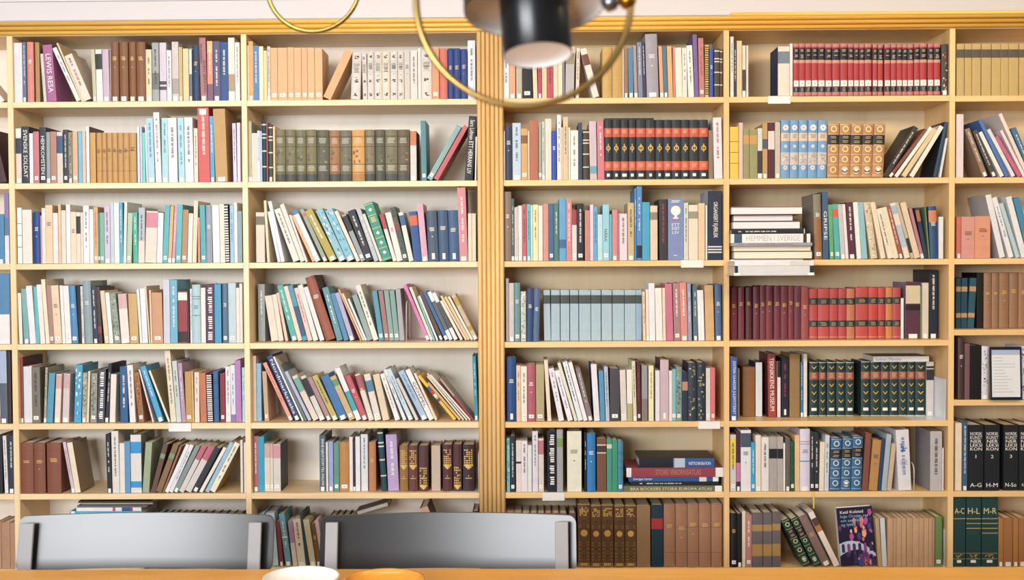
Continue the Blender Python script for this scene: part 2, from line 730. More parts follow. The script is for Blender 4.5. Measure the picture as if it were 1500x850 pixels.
970 1082 275 d89890 hk
1085 1218 270 e09a78 hk
1290 1354 80 e6e8f2 @1170 K:b8bcc4
1358 1424 100 e8ecf4 vb @1215 s
1426 1470 155 b8d4e0 @1272
1480 1530 100 e6ecf2 @1347
1535 1590 110 3a8ab8 @1410
>Z4 0 385 6.537
-60 98 105 f0e8e8 B0-58:4a88b8
>A4 0 385 6.537
182 214 290 f2ebe0 @165
228 280 248 78b0b0 s @197
283 342 220 ebe9ef @242
345 382 230 55c0c4 @316
384 432 208 eee4dc @345
438 475 158 f2e4c8 @390
478 522 215 b08478 S @440
524 596 215 ead0ae S @486 hk
600 630 218 f2ede4 @570
632 687 220 eeeaea S @600
690 754 220 4892c8 S hw @656
757 786 215 17181e @732
788 813 225 d0d4d4 s @768 d
815 894 172 92a8b0 hw @788
896 942 222 2a3850 vw s @868
945 990 230 4a3430 @915 B70-82:8a3a30
995 1047 265 e0cca8 S @940
1050 1090 285 f6f4f4 @1006
1094 1158 295 90a090 S @1042 d
1164 1244 295 eae0d6 B0-30:d8b0b4 s @1128
>A4 180 385 6.537
72 158 295 d0a868 S @50
160 188 255 f2efe8 @126
190 246 245 e8eaf2 @160
247 264 222 e6d2b0 @206
268 286 262 eec8a0 @250
288 388 285 d09a70 @272 S
393 454 165 c8d2e2
457 527 165 68b4d2 vw
533 621 270 9a3438 B3-18:f0e8e0 B78-98:33201c
622 636 265 4a3a34
648 668 250 e0dde8 vk @640
670 748 210 b0d4dc @662 hb
752 797 240 eae6e4 @744
800 878 205 5a2a50 vw @796 P
882 946 205 3aa0d0
958 1011 200 5a7a98 hw S @954
1015 1088 195 c0d4dc S @1008
1090 1121 240 ece6dc
1122 1150 200 e8e0d2
>B4 355 385 6.537
155 220 205 98a4a8 @145 vw
280 349 310 e6d8c8 @214
351 403 300 e8dccc @283
405 440 285 e2c4b4 @318
475 532 210 48b4ac s vw @332
535 577 220 e6d6c4 @394
580 626 210 4898b8 @436 B38-92:2f5a80
630 676 235 e6c8bc @494 vr
680 735 205 dfe4e0 @528
740 794 225 e0e4e6 @580
800 900 118 a05a44 hw @597 K:5a2a20
908 970 228 5a98a8 vw @764
973 1027 285 4a8ab8 @838
1030 1080 280 b0aed0 s @884
1128 1149 250 e0a888 @915
1150 1174 290 efd0b0 @948
1175 1198 340 dce6ee @1005
>B4 520 385 6.537
122 176 300 8fa8a4 @-30
178 230 210 e6e6da vk @5
232 280 265 4f9ab4 S @163
285 330 265 a07870 S @223
332 378 262 88a8a4 S @276
380 428 262 80a8a4 S @329
430 476 250 a8acb4 @388
688 722 205 e07cbc @462 s
724 751 230 f0e0cc @518
752 774 320 8cc4bc @592
776 805 310 dce8ea @602
808 856 280 5a4a44 s @612
858 900 270 3a6aa0 s @645
903 946 270 e6eef2 @692 B20-80:5a6a78
948 1000 275 dfe6ec @732 B20-75:50585c
1003 1048 355 ece0d0 @800
1050 1079 310 e6cfae @810
1080 1110 320 e2c49a @852
1112 1138 320 f0e6d4 @888
1140 1186 300 cfc0a0 s @922 B6-24:c8a838 B70-80:c0a040
>C4 730 385 6.537
75 103 150 b0a8a4
105 152 195 c8c8c8 s
155 212 192 6898a0 hw S
217 266 275 c4ccc8 d S
270 330 250 2f4f80 hw @276
332 390 248 4f6f9c hw @343
440 504 262 a8c4d4 B10-27:4a5250 @430
507 591 262 a8c4d4 B10-27:4a5250
597 682 262 a8c4d4 B10-27:4a5250
688 769 262 a8c4d4 B10-27:4a5250
775 886 262 a8c4d4 B10-27:4a5250
890 983 262 a8c4d4 B10-27:4a5250
990 1089 262 a8c4d4 B10-27:4a5250
1095 1206 262 a8c4d4 B10-27:4a5250
>C4 880 385 6.537
230 336 262 a8c4d4 B10-27:4a5250
338 396 262 98bcd8 B10-27:4a5250
405 433 275 ecd0b0 vk @395
437 466 255 f0e0cc s @430
468 525 195 e4ecf2 @458
530 595 242 efeae6 @518
598 628 242 ead8c4 @588
630 698 200 d07090 @614
704 767 195 b08080 S vw @690
770 835 190 e08e84 vw s @754
838 874 195 9aa4c4 vw @826
888 932 210 5a7888 vw s @880
934 996 262 eef0f2 @920
1005 1089 215 d8b078 @992
1098 1160 205 4a6f9c s hw @1089
>D4 1060 385 6.537
65 130 235 7a3440 hg
138 198 235 7a3440 hg
212 270 235 5a2a30 hg
282 341 230 6e3040 hg
347 403 222 7a3440 hg
405 471 222 7a3440 hg
480 546 225 763242 hg
548 613 225 7a3440 hg
618 671 225 80343e hg
675 740 228 6e3446 hg
742 815 230 a04a4c hg
820 899 248 c04a48 g
903 1009 248 c44a4c g
1013 1094 248 c04448 g
1097 1173 248 bc4448 g
1176 1254 248 c87850 g
>D4 1240 385 5.77
75 182 210 c44a44 g
186 263 210 c84238 g
265 326 212 c84238 g
330 386 210 d08040 g
388 457 210 b8484c g
459 483 300 f0ecea
500 622 165 5a3048 s B6-38:d8c8a8 B40-50:2a1c28 K:8a7898
623 636 200 6a8a58
638 693 170 d8cdc0 s
697 769 60 1a2a3e vw s K:16222e
>E4 1240 385 5.77
925 966 130 1f4a60 B17-27:c0986a B70-79:c0986a
968 1018 130 1f4a60 B17-27:c0986a B70-79:c0986a @974
1022 1086 130 1f5a6e B17-27:c0986a B70-79:c0986a @1045
1092 1148 85 14161a
1160 1223 85 9a7250 r hg
1226 1285 85 9a7250 r hg
1288 1371 85 9a7250 r hg
1374 1448 85 9a7250 r hg
1451 1525 85 9a7250 r hg
>Z5 0 505 6.537
5 76 45 a8bcd8 B45-100:5a6478 s @-12
80 112 60 3a2c26
>A5 0 505 6.537
188 211 125 a03848 @178 s K:5a1a20
216 277 210 d8dee8
282 304 205 eee6d8
308 389 215 7a7468 S vk
420 444 220 a8a490 d s @435
445 505 275 4a9ec0 @470
522 576 285 ecd8c8 @540 B2-30:d8a89a s
598 660 280 d8c8c8 @612 B2-30:cfa8ac s
710 776 195 3aa8d8 @726 c2
785 828 270 a8a898 d s @795
829 850 255 ecdcb8 @845
866 925 275 9a9a8c d S @875
930 1000 235 4a4a58 P vw @945
1008 1040 185 2a2c38 vw s @1040
1048 1103 285 ece4dc @1062
1155 1232 210 1f5f94 vw @1150
>A5 180 505 6.537
64 130 195 eee8e6 vk @35
148 208 260 a06a38 d S @94
284 299 235 f0e0dc @150
343 398 200 3aa8dc vw s @165
436 458 245 e8e4d8 @245 K:9a8a50
460 514 55 e8dcc0 vk @398
516 562 155 c8d4d4 @470 vk
566 606 175 b898b8 vw @525
607 668 258 c89848 S @592
669 685 255 dcb878 @655
690 738 265 ecdcc8 vr @682
743 806 272 c8744a @728
814 864 280 4a2a48 z @797
874 925 252 3a6ca0 hb @862
935 982 275 8a2a38 S @926
988 1036 208 e4e4ea vr @978
1040 1084 195 dce4f0 B87-100:8a78b0 vb @1028
1086 1140 152 b880c0 @1072
1146 1172 220 b8dce8 @1138 vk
>B5 355 505 6.537
102 132 108 ecdcc8 @92
138 186 180 8ab8d8 @133
215 262 255 c8a884 S @190
446 492 165 e8a090 vr s @190
506 568 95 2a4a80 T:w:Nordmarkssaka @234 s
570 594 110 f0ece4 @290
596 626 190 6a7a80 @347
632 668 250 b8bcd8 @402
682 742 285 e0d4c4 B6-36:6ab0a0 @474
746 800 290 d8d4d0 B6-46:22262a s @557
814 862 305 b08890 s @622
870 928 285 c0b45a vk s @667
936 1022 280 3a78b4 s @750
1026 1090 290 cbb080 B8-22:5a9a70 S @837
1094 1146 215 e6ecf0 B45-82:3aa8b8 s @887
1152 1212 285 c8606c s @977 hw
>B5 520 505 6.537
135 187 275 e4dad0 B3-36:b8606a S @-3 hw
192 254 275 e4dad0 B14-38:4a88a8 S @84
268 346 275 e0d0b0 @170
376 448 275 eeecee vr @190
456 504 235 dfe8ea @244 vb
512 572 220 c8e0ec @297 vb s
576 616 320 d8d0cc @372
645 708 240 a8c4e0 vb s @414
714 766 230 f0eeea T:k:GOSPEL @480
768 798 268 ecd8c0 @562
938 992 350 e8c020 B25-34:3a58a0 B34-42:c83038 B42-48:f0f0f0 B52-58:3a58a0 @590
996 1030 395 d8a868 @690
1034 1062 365 eadcc8 @688
1064 1092 315 e6e0dc vk @680
1094 1120 300 f0e2d0 @712
1122 1144 325 c0a098 B42-100:b03850 @812
1146 1181 110 2a9ab0 vw s @1122
>C5 730 505 6.537
85 172 120 1a4f90 hw W
175 217 200 e8c8a8 vr
219 276 208 f0ead8 vk S
278 358 190 b85a6c S hw
363 441 190 b4a878 S @357
472 509 145 ecdcc8 @437
580 636 222 e8e8f2 @480 vb
663 722 240 eeecf4 vk @532
726 762 170 e4e4cc @562
766 814 160 e4ecf4 vk @614
818 858 165 f2eef4 @668
862 910 220 8a7a80 s @737 vw
918 973 185 e8e8f0 @885 K:1a4a88
978 1025 250 4a98c4 @960
1030 1067 210 b8c4dc vk @1012
1070 1164 230 4a4a4e S @1065
1176 1232 242 e0d8d4 S @1162
>C5 880 505 6.537
255 308 240 f0ece0 B66-100:b8b078 @248
312 347 158 ddd8b8 s vk @296
350 387 165 5a2a2e vr S @343
393 449 200 9a9aa0 B60-100:8a7a7a
460 508 202 ece8b8 vr
525 567 248 e8e4ea
570 652 145 ccb4c0 W K:4a2a3a
655 685 250 ece4dc
686 720 235 7ac0cc S
722 777 215 7a9890 d S
780 836 262 28344e B20-38:c8846a
838 921 175 2e3e4a c
925 1004 170 2a3848 c
1008 1051 225 dcd6d0 S
1053 1096 222 e07078 S
>D5 1060 505 6.537
65 131 120 3a5ca8 T:w:JOSTEIN_GAARDER_JULEMYSTERIET s
136 153 230 c8b8a0
185 300 215 9a6a38 r
306 370 170 dfe6ea K:1e3a68
430 505 90 a84038 T:w:TEKNIKKENS_MUSEUM K:6a2a28 @420
515 546 165 f0e0e4 B0-28:22262c
555 622 125 23283a vr W
632 730 92 9a7a48
738 761 165 1f80b8 vw s
765 800 90 ece0d0 s
820 905 168 1e3e40 v2
911 980 168 1e3e40 v2
988 1072 168 1e3e40 v2
1078 1163 168 1e3e40 v2
1167 1247 168 1e3e40 v2
>D5 1240 475 5.31
112 182 290 1e3e40 v2
186 262 290 1e3e40 v2
265 330 290 1e3e40 v2
333 401 290 1e3e40 v2
404 468 290 1e3e40 v2
471 530 290 1e3e40 v2
534 612 290 1e3e40 v2
620 678 293 d8d4d0 B8-12:33363a B14-34:33363a s
>E5 1240 475 5.31
866 914 105 4a3030 hw
918 958 150 7a5660
960 1048 165 141418
1050 1106 172 d8dce8 c s
1354 1402 172 d8dce8 c s
>Z6 0 615 6.537
-20 28 150 1e2028
48 82 155 e4e0e0 vk @25
86 142 150 2a3a48 vw s
>A6 0 615 6.537
205 325 222 8a5038 r hg
330 440 222 8a5038 r hg
456 590 222 8a5038 r hg
690 721 212 d8c0cc vr s @600
722 776 215 eee0c0 @640 K:9a7a50
1030 1074 140 22252e vw s @1010
1080 1147 108 e4e0d8 vk @1065
1150 1200 225 ece4dc @1142
>A6 180 615 6.537
20 76 208 5a9acc @14
80 182 145 e0e0dc B12-32:1f9ad8 B80-91:1f9ad8 K:8a8a88
188 252 220 a0b08c @218
268 316 240 6a4a40 B20-30:7a9a70 @385
318 376 245 8a6a44 B20-30:7a9a70 @478
378 400 255 9a6a48 @545
402 440 245 eceef0 @600
442 483 250 e8e8ec vb @638
485 534 260 8a9898 s @690
538 592 262 dad2d0 B0-30:c86478 @748
595 664 270 dad2d0 B0-30:c86478 @808
668 728 280 2e3438 s @872
732 776 275 eee8e4 @955
780 832 222 9cc4dc @1000
834 896 235 f0ead0 vk @1062 K:b08a28
1127 1152 195 e8dcc8
1163 1180 220 e8e8e0
>B6 355 615 6.537
98 147 158 b06470 vw s
153 210 162 18a0c8
213 268 228 ddd4c4 B0-30:d0a8a0 S
270 298 228 ddd4c4 B0-30:d0a8a0 S
300 370 235 d8d0c8 B2-30:d098a0 S K:1a2230
742 800 150 4a6470 T:w:SIGNE_HJELM_DOM_TILL_KALLNA s @736
804 824 215 eadfd8
830 873 208 9aaad8 s
878 930 222 5a9a88 S
934 1026 215 c08a48 r S
1028 1061 165 efe0dc
1063 1085 200 2a2c3c s
1087 1131 162 e8e8ec
1140 1205 140 e0e2e4 vb
>B6 520 615 6.537
135 203 215 c08058 hg
258 312 95 1f4a58 @212 bw
320 424 140 b8a0d0 vw @293
430 510 248 9a7038 j
515 604 248 6a4038 j
612 704 250 5a3a38 j
735 820 248 c8b4a0
842 934 240 5a2f38 j
942 1025 238 54343a j
1035 1145 240 3e2c34 j
>C6 730 615 6.537
82 112 178 7ac0c8 d
115 164 155 22303c vw S
172 222 200 e4d8d0 B41-45:22252a
222 281 203 e8dfe4 vk
283 323 245 dfe6e4
328 382 110 e0dbe6 vk
385 437 180 d8cfca B4-30:c0707a S
470 556 110 12202c P vw
562 621 95 a8a4a8 B14-28:7a9a58
660 798 110 e8e6d0 hk K:1a4a4c
825 846 120 16222a vw
850 932 130 1a80c8 hw
945 1035 182 7a5038 B11-13:e8d8b8 B26-28:e8d8b8 B14-25:4a3a34
1040 1090 185 3a9a80 B10-18:d8d8b0
1092 1143 195 2a9a78
1145 1196 210 3a8ab0 S hb
>D6 1060 615 6.537
62 119 145 d0d0cc B5-56:e8d040 S vk
121 162 120 4a2a48 B52-84:d078a8 s
165 262 100 e8e6ee B5-28:4a5870 hk
264 303 220 20a8d8 vw S
306 358 150 f0e0d0 s
362 433 168 e8e4e0 vk
435 513 165 b0a8a4 B22-40:22272c
515 570 165 b8b0ac B22-40:22272c
572 590 225 f0ece0
592 636 170 6a6460 s
638 680 212 2a5a38 d S
682 728 148 ecc488
730 826 88 dcd8ee B51-53:48a0c0 hb s
828 868 115 34383f vw S
870 912 125 30343a vw S
914 960 215 efe0c8 @925
964 1006 150 d0dce8 vk @975
1012 1115 180 2f6a98 f @1030
1119 1215 175 2f6a98 f @1140
>D6 1240 585 5.31
35 115 290 2f6a98 f @50
120 166 265 8a5040 @150
172 240 320 c08c48 hk @205
244 270 310 2a4a70 @274
272 312 275 a8bcc8 @312
314 352 345 d0b898 @352
402 505 235 e4e2ea vb @380 e3
650 742 250 c0bcc0 vk K:9a98a0
744 756 380 ece4e0
>E6 1240 585 5.31
845 895 185 ecdcc0
900 940 175 3a6488 vw s
945 1064 200 20242a N:1:A-G
1072 1190 200 20242a N:2:H-M
1220 1334 200 20242a N:3:N-So
1340 1452 200 20242a N:4:Sp-Å
>Z7 0 720 6.537
-40 18 300 b88a68
20 102 300 b88a68
104 160 300 b88a68
>A7 180 720 6.537
205 262 258 4a3a38
264 330 248 4a3a3a
332 392 252 54423e
394 455 250 4a3a38
457 520 252 523f3c
522 586 250 4a3a38
588 650 250 54423e
652 716 252 4a3a3c
718 790 254 523f3c
792 870 254 463836
872 945 252 4a3a38
947 1020 254 523f3c
1022 1100 252 4a3a38
>B7 355 720 6.537
214 262 210 6aa8d8 @163
264 348 205 b8d8e8 @222
360 398 285 8a3a38 s @318
416 472 212 6aa4b8 vw s @348 B44-46:e8f0f0
486 532 285 e0d0c0 B0-48:b088a8 @434
536 612 262 e4d8bc s @482 vk
614 644 215 2a4a50 @548
648 708 265 d4c8a0 s @578
714 762 305 7a5a30 s @650 hg
764 800 275 d8b8c0 s @692
830 890 250 3e3438
892 950 248 3e3438
952 1010 250 463a3c
1012 1070 252 3e3438
>B7 520 720 6.537
820 905 140 d8a890 @620 K:6a3a28
1130 1185 190 3a2826
>C7 730 720 6.537
78 152 210 c0a080
155 226 208 d0b090
230 305 212 7a564c
308 376 208 8a6458
378 446 208 8a6458
449 514 208 8a6458
517 586 208 8a6458
589 657 208 8a6458
680 742 208 7a5a50
762 882 118 6a4a28 k
887 987 130 6a4a28 k
>C7 880 720 6.537
9 123 125 6a4a28 k
130 230 132 6a4a28 k
235 341 130 6a4a28 k
346 476 140 9a7850
485 598 130 1a3a4a B22-39:b03028
604 712 122 a87858 o hg
717 828 122 a87858 o hg
831 938 122 a87858 o hg
941 1054 122 a87858 o hg
1058 1162 122 a87858 o hg
>D7 1060 720 6.537
65 130 210 1e1c20 hg S
132 176 215 1c1c20 s
178 210 190 e8d4b8
212 270 225 c08078 vw S
272 374 205 6a6468 B22-34:b08848 B58-80:b08848
378 463 205 6a6468 B22-34:b08848 B58-80:b08848
467 547 195 6a6468 B22-34:b08848 B58-80:b08848
762 848 255 1f4a3a f @552
866 945 240 1f4a3a f @640
952 1042 215 8a6f68 hg s @718
1062 1122 185 efe2d8 B12-25:5a4048 B25-36:b87838 @808
>D7 1240 700 5.665
264 296 335 c0a070 @238
298 338 335 d0d6dc @278
340 385 335 c8a078
387 412 335 c49c74
414 455 335 c8a078
457 495 335 c8a078
497 545 335 c49c74
547 600 335 c8a078
602 640 335 c49c74
642 680 335 c8a078
682 712 335 c49c74
714 730 335 c09088
734 792 325 6a8a4a S
>E7 1240 700 5.665
885 986 165 1f4444 M:A-C
992 1115 165 1f4444 M:H-L
1122 1256 165 1f4444 M:M-R
1260 1300 335 b07838 s
1303 1378 335 a87038 s
1382 1425 335 b07838 s
1428 1500 335 a87038 s
"""
# ------------------------------------------------------------------ the room
WOODX = wood('birch_along', 'deb981', 'f0d5a8', 'x', 8, 0.40)
WOODZ = wood('birch_upright', 'deb981', 'f0d5a8', 'z', 8, 0.40)
BACKW = wood('birch_back', 'e5dac8', 'f2eadd', 'z', 5, 0.5, 0.1)
WOODXR = wood('birch_along_warm_lit', 'd8ac68', 'edca92', 'x', 8, 0.40)  # right bookcase: same birch, warm light put into its wood and back colours
WOODZR = wood('birch_upright_warm_lit', 'd8ac68', 'edca92', 'z', 8, 0.40)
BACKWR = wood('birch_back_warm_lit', 'd8be92', 'e8d4ae', 'z', 5, 0.5, 0.1)
PINEX = wood('pine_moulding', 'dba03a', 'f0c262', 'x', 10, 0.25)
PINEZ = wood('pine_pilaster', 'd9a862', 'ecc68a', 'z', 12, 0.36)
TABLEW = wood('pine_table', 'd28c2e', 'ebb052', 'x', 6, 0.33, 0.07, True)

def wall_material():
    m = bpy.data.materials.new('painted_boards'); m.use_nodes = True
    nt = m.node_tree; b = nt.nodes['Principled BSDF']
    b.inputs['Base Color'].default_value = (*lin('d8d5d8'), 1); b.inputs['Roughness'].default_value = 0.7
    return m
WALLM = wall_material()
mb = MB()
# board-clad wall above the bookcases: boards with narrow grooves
z = 2.4; mb.box(-3.4, 3.4, 0.275, 0.33, 0, 2.4, WALLM)
for hh in (0.165, 0.028, 0.075, 0.05, 0.13):
    mb.box(-3.4, 3.4, 0.275, 0.33, z, z + hh - 0.0025, WALLM)
    mb.box(-3.4, 3.4, 0.283, 0.33, z + hh - 0.0025, z + hh, WALLM)
    z += hh
tag(mb.build('wall_back'), None, None, kind='structure')
fl = MB(); fl.box(-9, 9, -11, 0.33, -0.04, 0.0, wood('floor_oak', '5c4030', '7a5840', 'x', 4, 0.45))
tag(fl.build('floor'), None, None, kind='structure')
cl = MB(); cl.box(-3.6, 3.6, -5.4, 0.33, 2.85, 2.89, mat('f2efec', 'flat'))
tag(cl.build('ceiling'), None, None, kind='structure')

# ------------------------------------------------------------------ bookcases
DEP = 0.257
BAYX = {'Z': (-2.20, -1.9338), 'A': (-1.9121, -1.056), 'B': (-1.0352, -0.1770), 'C': (-0.0791, 0.7399), 'D': (0.7602, 1.5741), 'E': (1.5951, 2.20)}
SH = {1: 0.6093, 2: 0.3057, 3: 0.0035, 4: -0.2987, 5: -0.5994, 6: -0.8653, 7: -1.152, 8: -1.43}
SHE = {}
for r_, y_ in zip(range(1, 7), (140.0, 260.0, 378.8, 483.0, 586.0, 720.0)):
    SHE[r_] = at(1450, y_).z - ZE
SHE[7] = -1.152; SHE[8] = -1.43
def shelf_z(bay, row): return ZE + (SHE if bay == 'E' else SH)[row]
TOPZ = ZE + 0.856
def bookcase(bays, panels, label, WOODX=WOODX, WOODZ=WOODZ, BACKW=BACKW):
    root = empty('bookcase', ((BAYX[bays[0]][0] + BAYX[bays[-1]][1]) / 2, 0.13, 0))
    off = Matrix.Translation(-root.location)
    def part(nm, x0, x1, y0, y1, z0, z1, m, r=0.0012):
        b = MB(); b.bbox(x0, x1, y0, y1, z0, z1, m, r, 1)
        t = MB(); t.add(b, off); return t.build(nm, root)
    for x0, x1 in panels:
        part('side_panel', x0, x1, 0.0, DEP, 0.0, TOPZ, WOODZ)
    for b in bays:
        x0, x1 = BAYX[b]
        for r_ in range(1, 9):
            zz = shelf_z(b, r_)
            part('shelf', x0, x1, 0.0006, DEP - 0.0005, zz - 0.0215, zz, WOODX)
        part('top_board', x0, x1, 0.0006, DEP - 0.0005, TOPZ - 0.002, TOPZ + 0.02, WOODX)
        part('plinth', x0, x1, 0.02, 0.04, 0.0, 0.08, WOODX)
    part('back_panel', BAYX[bays[0]][0], BAYX[bays[-1]][1], DEP, DEP + 0.012, 0.0, TOPZ + 0.02, BACKW)
    return tag(root, label, 'bookcase', 'wall bookcases')
bookcase('ZAB', [(-2.2215, -2.20), (-1.9338, -1.9121), (-1.056, -1.0352), (-0.1770, -0.157)], 'built-in birch bookcase full of books left of the fluted pilaster')
bookcase('CDE', [(-0.099, -0.0791), (0.7399, 0.7602), (1.5741, 1.5951), (2.20, 2.2215)], 'built-in warm-lit birch bookcase full of books right of the fluted pilaster', WOODXR, WOODZR, BACKWR)
# fluted pilaster
root = empty('pilaster', (-0.128, 0, 0))
b = MB(); b.box(-0.0285, 0.0285, 0.0, DEP, 0, TOPZ - .001, WOODZ); b.build('core', root)
for k in range(6):
    b = MB(); w_ = 0.098 / 6; xc = -0.049 + w_ * (k + .5)
    prof = [(xc + math.cos(a) * w_ / 2, -0.001 - math.sin(a) * 0.0115) for a in [math.pi * j / 10 for j in range(11)]]
    b.prism(prof, 'z', 0.0, TOPZ - .001, PINEZ, True); fix_normals(b.build('fluting_strip', root))
tag(root, 'fluted honey pine pilaster of six half-round strips between the two bookcases', 'pilaster')
# cornice of half-round mouldings
root = empty('cornice', (0, 0, TOPZ))
b = MB(); b.box(-2.25, 2.25, 0.0, DEP, 0.0205, 0.048, WOODX); b.build('backing_board', root)
for k in range(3):
    b = MB(); h_ = 0.05 / 3; zc = h_ * (k + .5); yo = -0.003 - 0.004 * k
    prof = [(yo - math.sin(a) * 0.011, zc - math.cos(a) * h_ / 2) for a in [math.pi * j / 10 for j in range(11)]] + [(-0.0005, zc + h_ / 2), (-0.0005, zc - h_ / 2)]
    b.prism(prof, 'x', -2.25, 2.25, PINEX, True); fix_normals(b.build('moulding_strip', root))
b = MB(); b.bbox(0.765, 2.25, -0.012, 0.1, 0.0505, 0.062, PINEX, 0.0015, 1); b.build('top_lath', root)
tag(root, 'honey pine cornice of three half-round strips running along the bookcase tops', 'cornice')

# ------------------------------------------------------------------ books
WORD = {1: 'top', 2: 'second', 3: 'third', 4: 'fourth', 5: 'fifth', 6: 'sixth', 7: 'seventh'}
BAYN = {'Z': 'left-edge bay', 'A': 'outer left bay', 'B': 'bay left of pilaster', 'C': 'bay right of pilaster', 'D': 'outer right bay', 'E': 'right-edge bay'}
ORD = 'first second third fourth fifth sixth seventh eighth ninth tenth eleventh twelfth thirteenth fourteenth fifteenth sixteenth seventeenth eighteenth nineteenth twentieth twenty-first twenty-second twenty-third twenty-fourth twenty-fifth'.split()
MARK = {'w': 'f4f2ea', 'k': '2c2826', 'g': 'd9b465', 'r': 'a8383c', 'b': '3a62a4'}
SETBACK = {'D4': 70, 'D5': 95, 'E4': 75, 'B4': 80, 'C4': 45, 'B5': 38, 'B6': 28, 'A5': 20, 'B7': 30, 'C7': 12}

def colour_name(h):
    r, g, b = [int(h[i:i + 2], 16) / 255 for i in (0, 2, 4)]
    mx, mn = max(r, g, b), min(r, g, b); d = mx - mn
    s = d / mx if mx else 0
    hue = 0 if d == 0 else (60 * (((g - b) / d) % 6) if mx == r else 60 * ((b - r) / d + 2) if mx == g else 60 * ((r - g) / d + 4))
    if mx < 0.24: return 'black'
    if s < 0.10:
        return 'white' if mx > 0.86 else 'pale grey' if mx > 0.72 else 'grey' if mx > 0.45 else 'dark grey'
    if mx > 0.86 and s < 0.14: return 'off-white'
    if 18 <= hue < 62:
        if s < 0.24: return 'cream' if mx > 0.82 else 'grey-beige' if mx > 0.5 else 'dark taupe'
        if s < 0.42: return 'beige' if mx > 0.78 else 'taupe brown' if mx > 0.42 else 'dark brown'
        if hue >= 40: return 'yellow' if s > 0.7 and mx > .8 else 'ochre' if mx > 0.62 else 'olive brown'
        return 'light tan' if mx > 0.84 else 'tan' if mx > 0.7 else 'brown' if mx > 0.46 else 'dark brown'
    if hue < 18 or hue >= 345:
        if mx < 0.5: return 'maroon' if s > .35 else 'dark brown'
        if s < 0.3: return 'dusty pink'
        if s < 0.5: return 'salmon pink' if mx > .75 else 'mauve red'
        return 'coral' if mx > 0.82 and s < 0.62 else 'red' if mx > .6 else 'dark red'
    if 62 <= hue < 160:
        if mx < 0.4: return 'dark green'
        return 'pale green' if s < 0.3 else 'green'
    if 160 <= hue < 194:
        if mx < 0.42: return 'dark teal'
        return 'pale teal' if s < 0.35 else 'teal'
    if 194 <= hue < 250:
        if mx < 0.5: return 'navy'
        if s < 0.22: return 'pale blue'
        return 'light blue' if mx > 0.75 and s < 0.5 else 'slate blue' if s < .45 else 'blue'
    if 250 <= hue < 300: return 'lavender' if mx > .7 else 'purple'
    return 'dark plum' if mx < 0.45 else 'pale mauve' if s < 0.25 else 'pink'
STYLEN = {'q': 'with printed spine marks', 'q2': 'with black label bands', 'n': 'with orange bands', 'e': 'with silver emblem bands', 'f': 'with ring ornaments',
          'm': 'in worn ridged leather', 'o': 'with thin rules', 'g': 'with dark green labels', 'v2': 'with gilt chevrons', 'j': 'with gilt lattice', 'k': 'with gilt medallion',
          'z': 'with striped spine', 'd': 'with speckled spine', 'c': 'with ornamental spine', 'c2': 'with mottled spine', 'u': 'with white tree picture',
          'e2': 'with gold diamonds', 'e3': 'with blue emblem', 'P': 'with large lettering', 'bw': 'with white bands', 'r': 'with raised bands', 'hb': 'with dark rules', 'bk': 'with dark rules'}

class Book:
    pass
def parse(src):
    out = []
    for ln in src.strip().splitlines():
        t = ln.split()
        if t[0].startswith('>'):
            cell = t[0][1:]; ox, oy, scl = float(t[1]), float(t[2]), float(t[3]); continue
        b = Book()
        b.cell = cell; b.bay = cell[0]; b.row = int(cell[1])
        b.xl, b.xr, b.yt = ox + float(t[0]) / scl, ox + float(t[1]) / scl, oy + float(t[2]) / scl
        b.hex = t[3]; b.xt = None; b.opt = []; b.bands = []; b.text = None; b.cover = None
        b.i = None
        for o in t[4:]:
            if o[0] == '@': b.xt = ox + float(o[1:]) / scl
            elif o[0] == 'B' and '-' in o:
                rg, hx = o[1:].split(':'); a, c = rg.split('-'); b.bands.append((float(a) / 100, float(c) / 100, hx))
            elif o.startswith('T:') or o.startswith('T2:'):
                b.text = o.split(':', 2)
            elif o.startswith('K:'): b.cover = o[2:]
            elif o.startswith('N:') or o.startswith('M:'): b.opt.append(o)
            elif o[0] == 'i' and o[1:].isdigit(): b.i = int(o[1:])
            else: b.opt.append(o)
        out.append(b)
    return out
BOOKS = parse(DATA)
rnd = random.Random(11)
for n_, b in enumerate(BOOKS):
    b.n = n_
    s = SETBACK.get(b.cell, 8) if b.i is None else b.i
    if b.cell == 'C4' and b.hex not in ('a8c4d4', '98bcd8'): s = 14
    if b.cell == 'D5' and b.hex in ('9a6a38', 'dfe6ea', '1e3e40', 'd8d4d0'): s = 118
    if b.cell == 'D5' and b.hex == '3a5ca8': s = 8
    b.s = (s + rnd.uniform(0, 5)) / 1000
    zs = shelf_z(b.bay, b.row) + 0.0012
    b.z0 = zs
    def bot(x):
        y = px(at(x, 400, b.s)); X = at(x, 400, b.s).x
        for _ in range(3):
            yy = px((X, b.s, zs))[1]; X = at(x, yy, b.s).x
        return X
    X0, X1 = bot(b.xl), bot(b.xr)
    top = at(b.xl if b.xt is None else b.xt, b.yt, b.s)
    H = max(0.05, top.z - zs)
    wid = max(0.004, X1 - X0 - 0.0006)
    L = 0.0 if b.xt is None else top.x - X0
    th = 0.0; t = wid; h = H
    if abs(L) > 0.0015:
        for _ in range(12):
            t = wid * math.cos(th); h = (H - t * abs(math.sin(th))) / math.cos(th)
            th = math.asin(max(-.8, min(.8, L / h)))
            if L > 0:   # top-left corner of a book leaning right sits above its raised bottom-left corner
                h = H / math.cos(th)
    up_ = (TOPZ - .004) if b.row == 1 else shelf_z(b.bay, b.row - 1) - .0225
    room = up_ - zs - .001
    h = min(h, (room - t * abs(math.sin(th))) / math.cos(th))
    b.t, b.h, b.th, b.x0 = t, h, th, X0
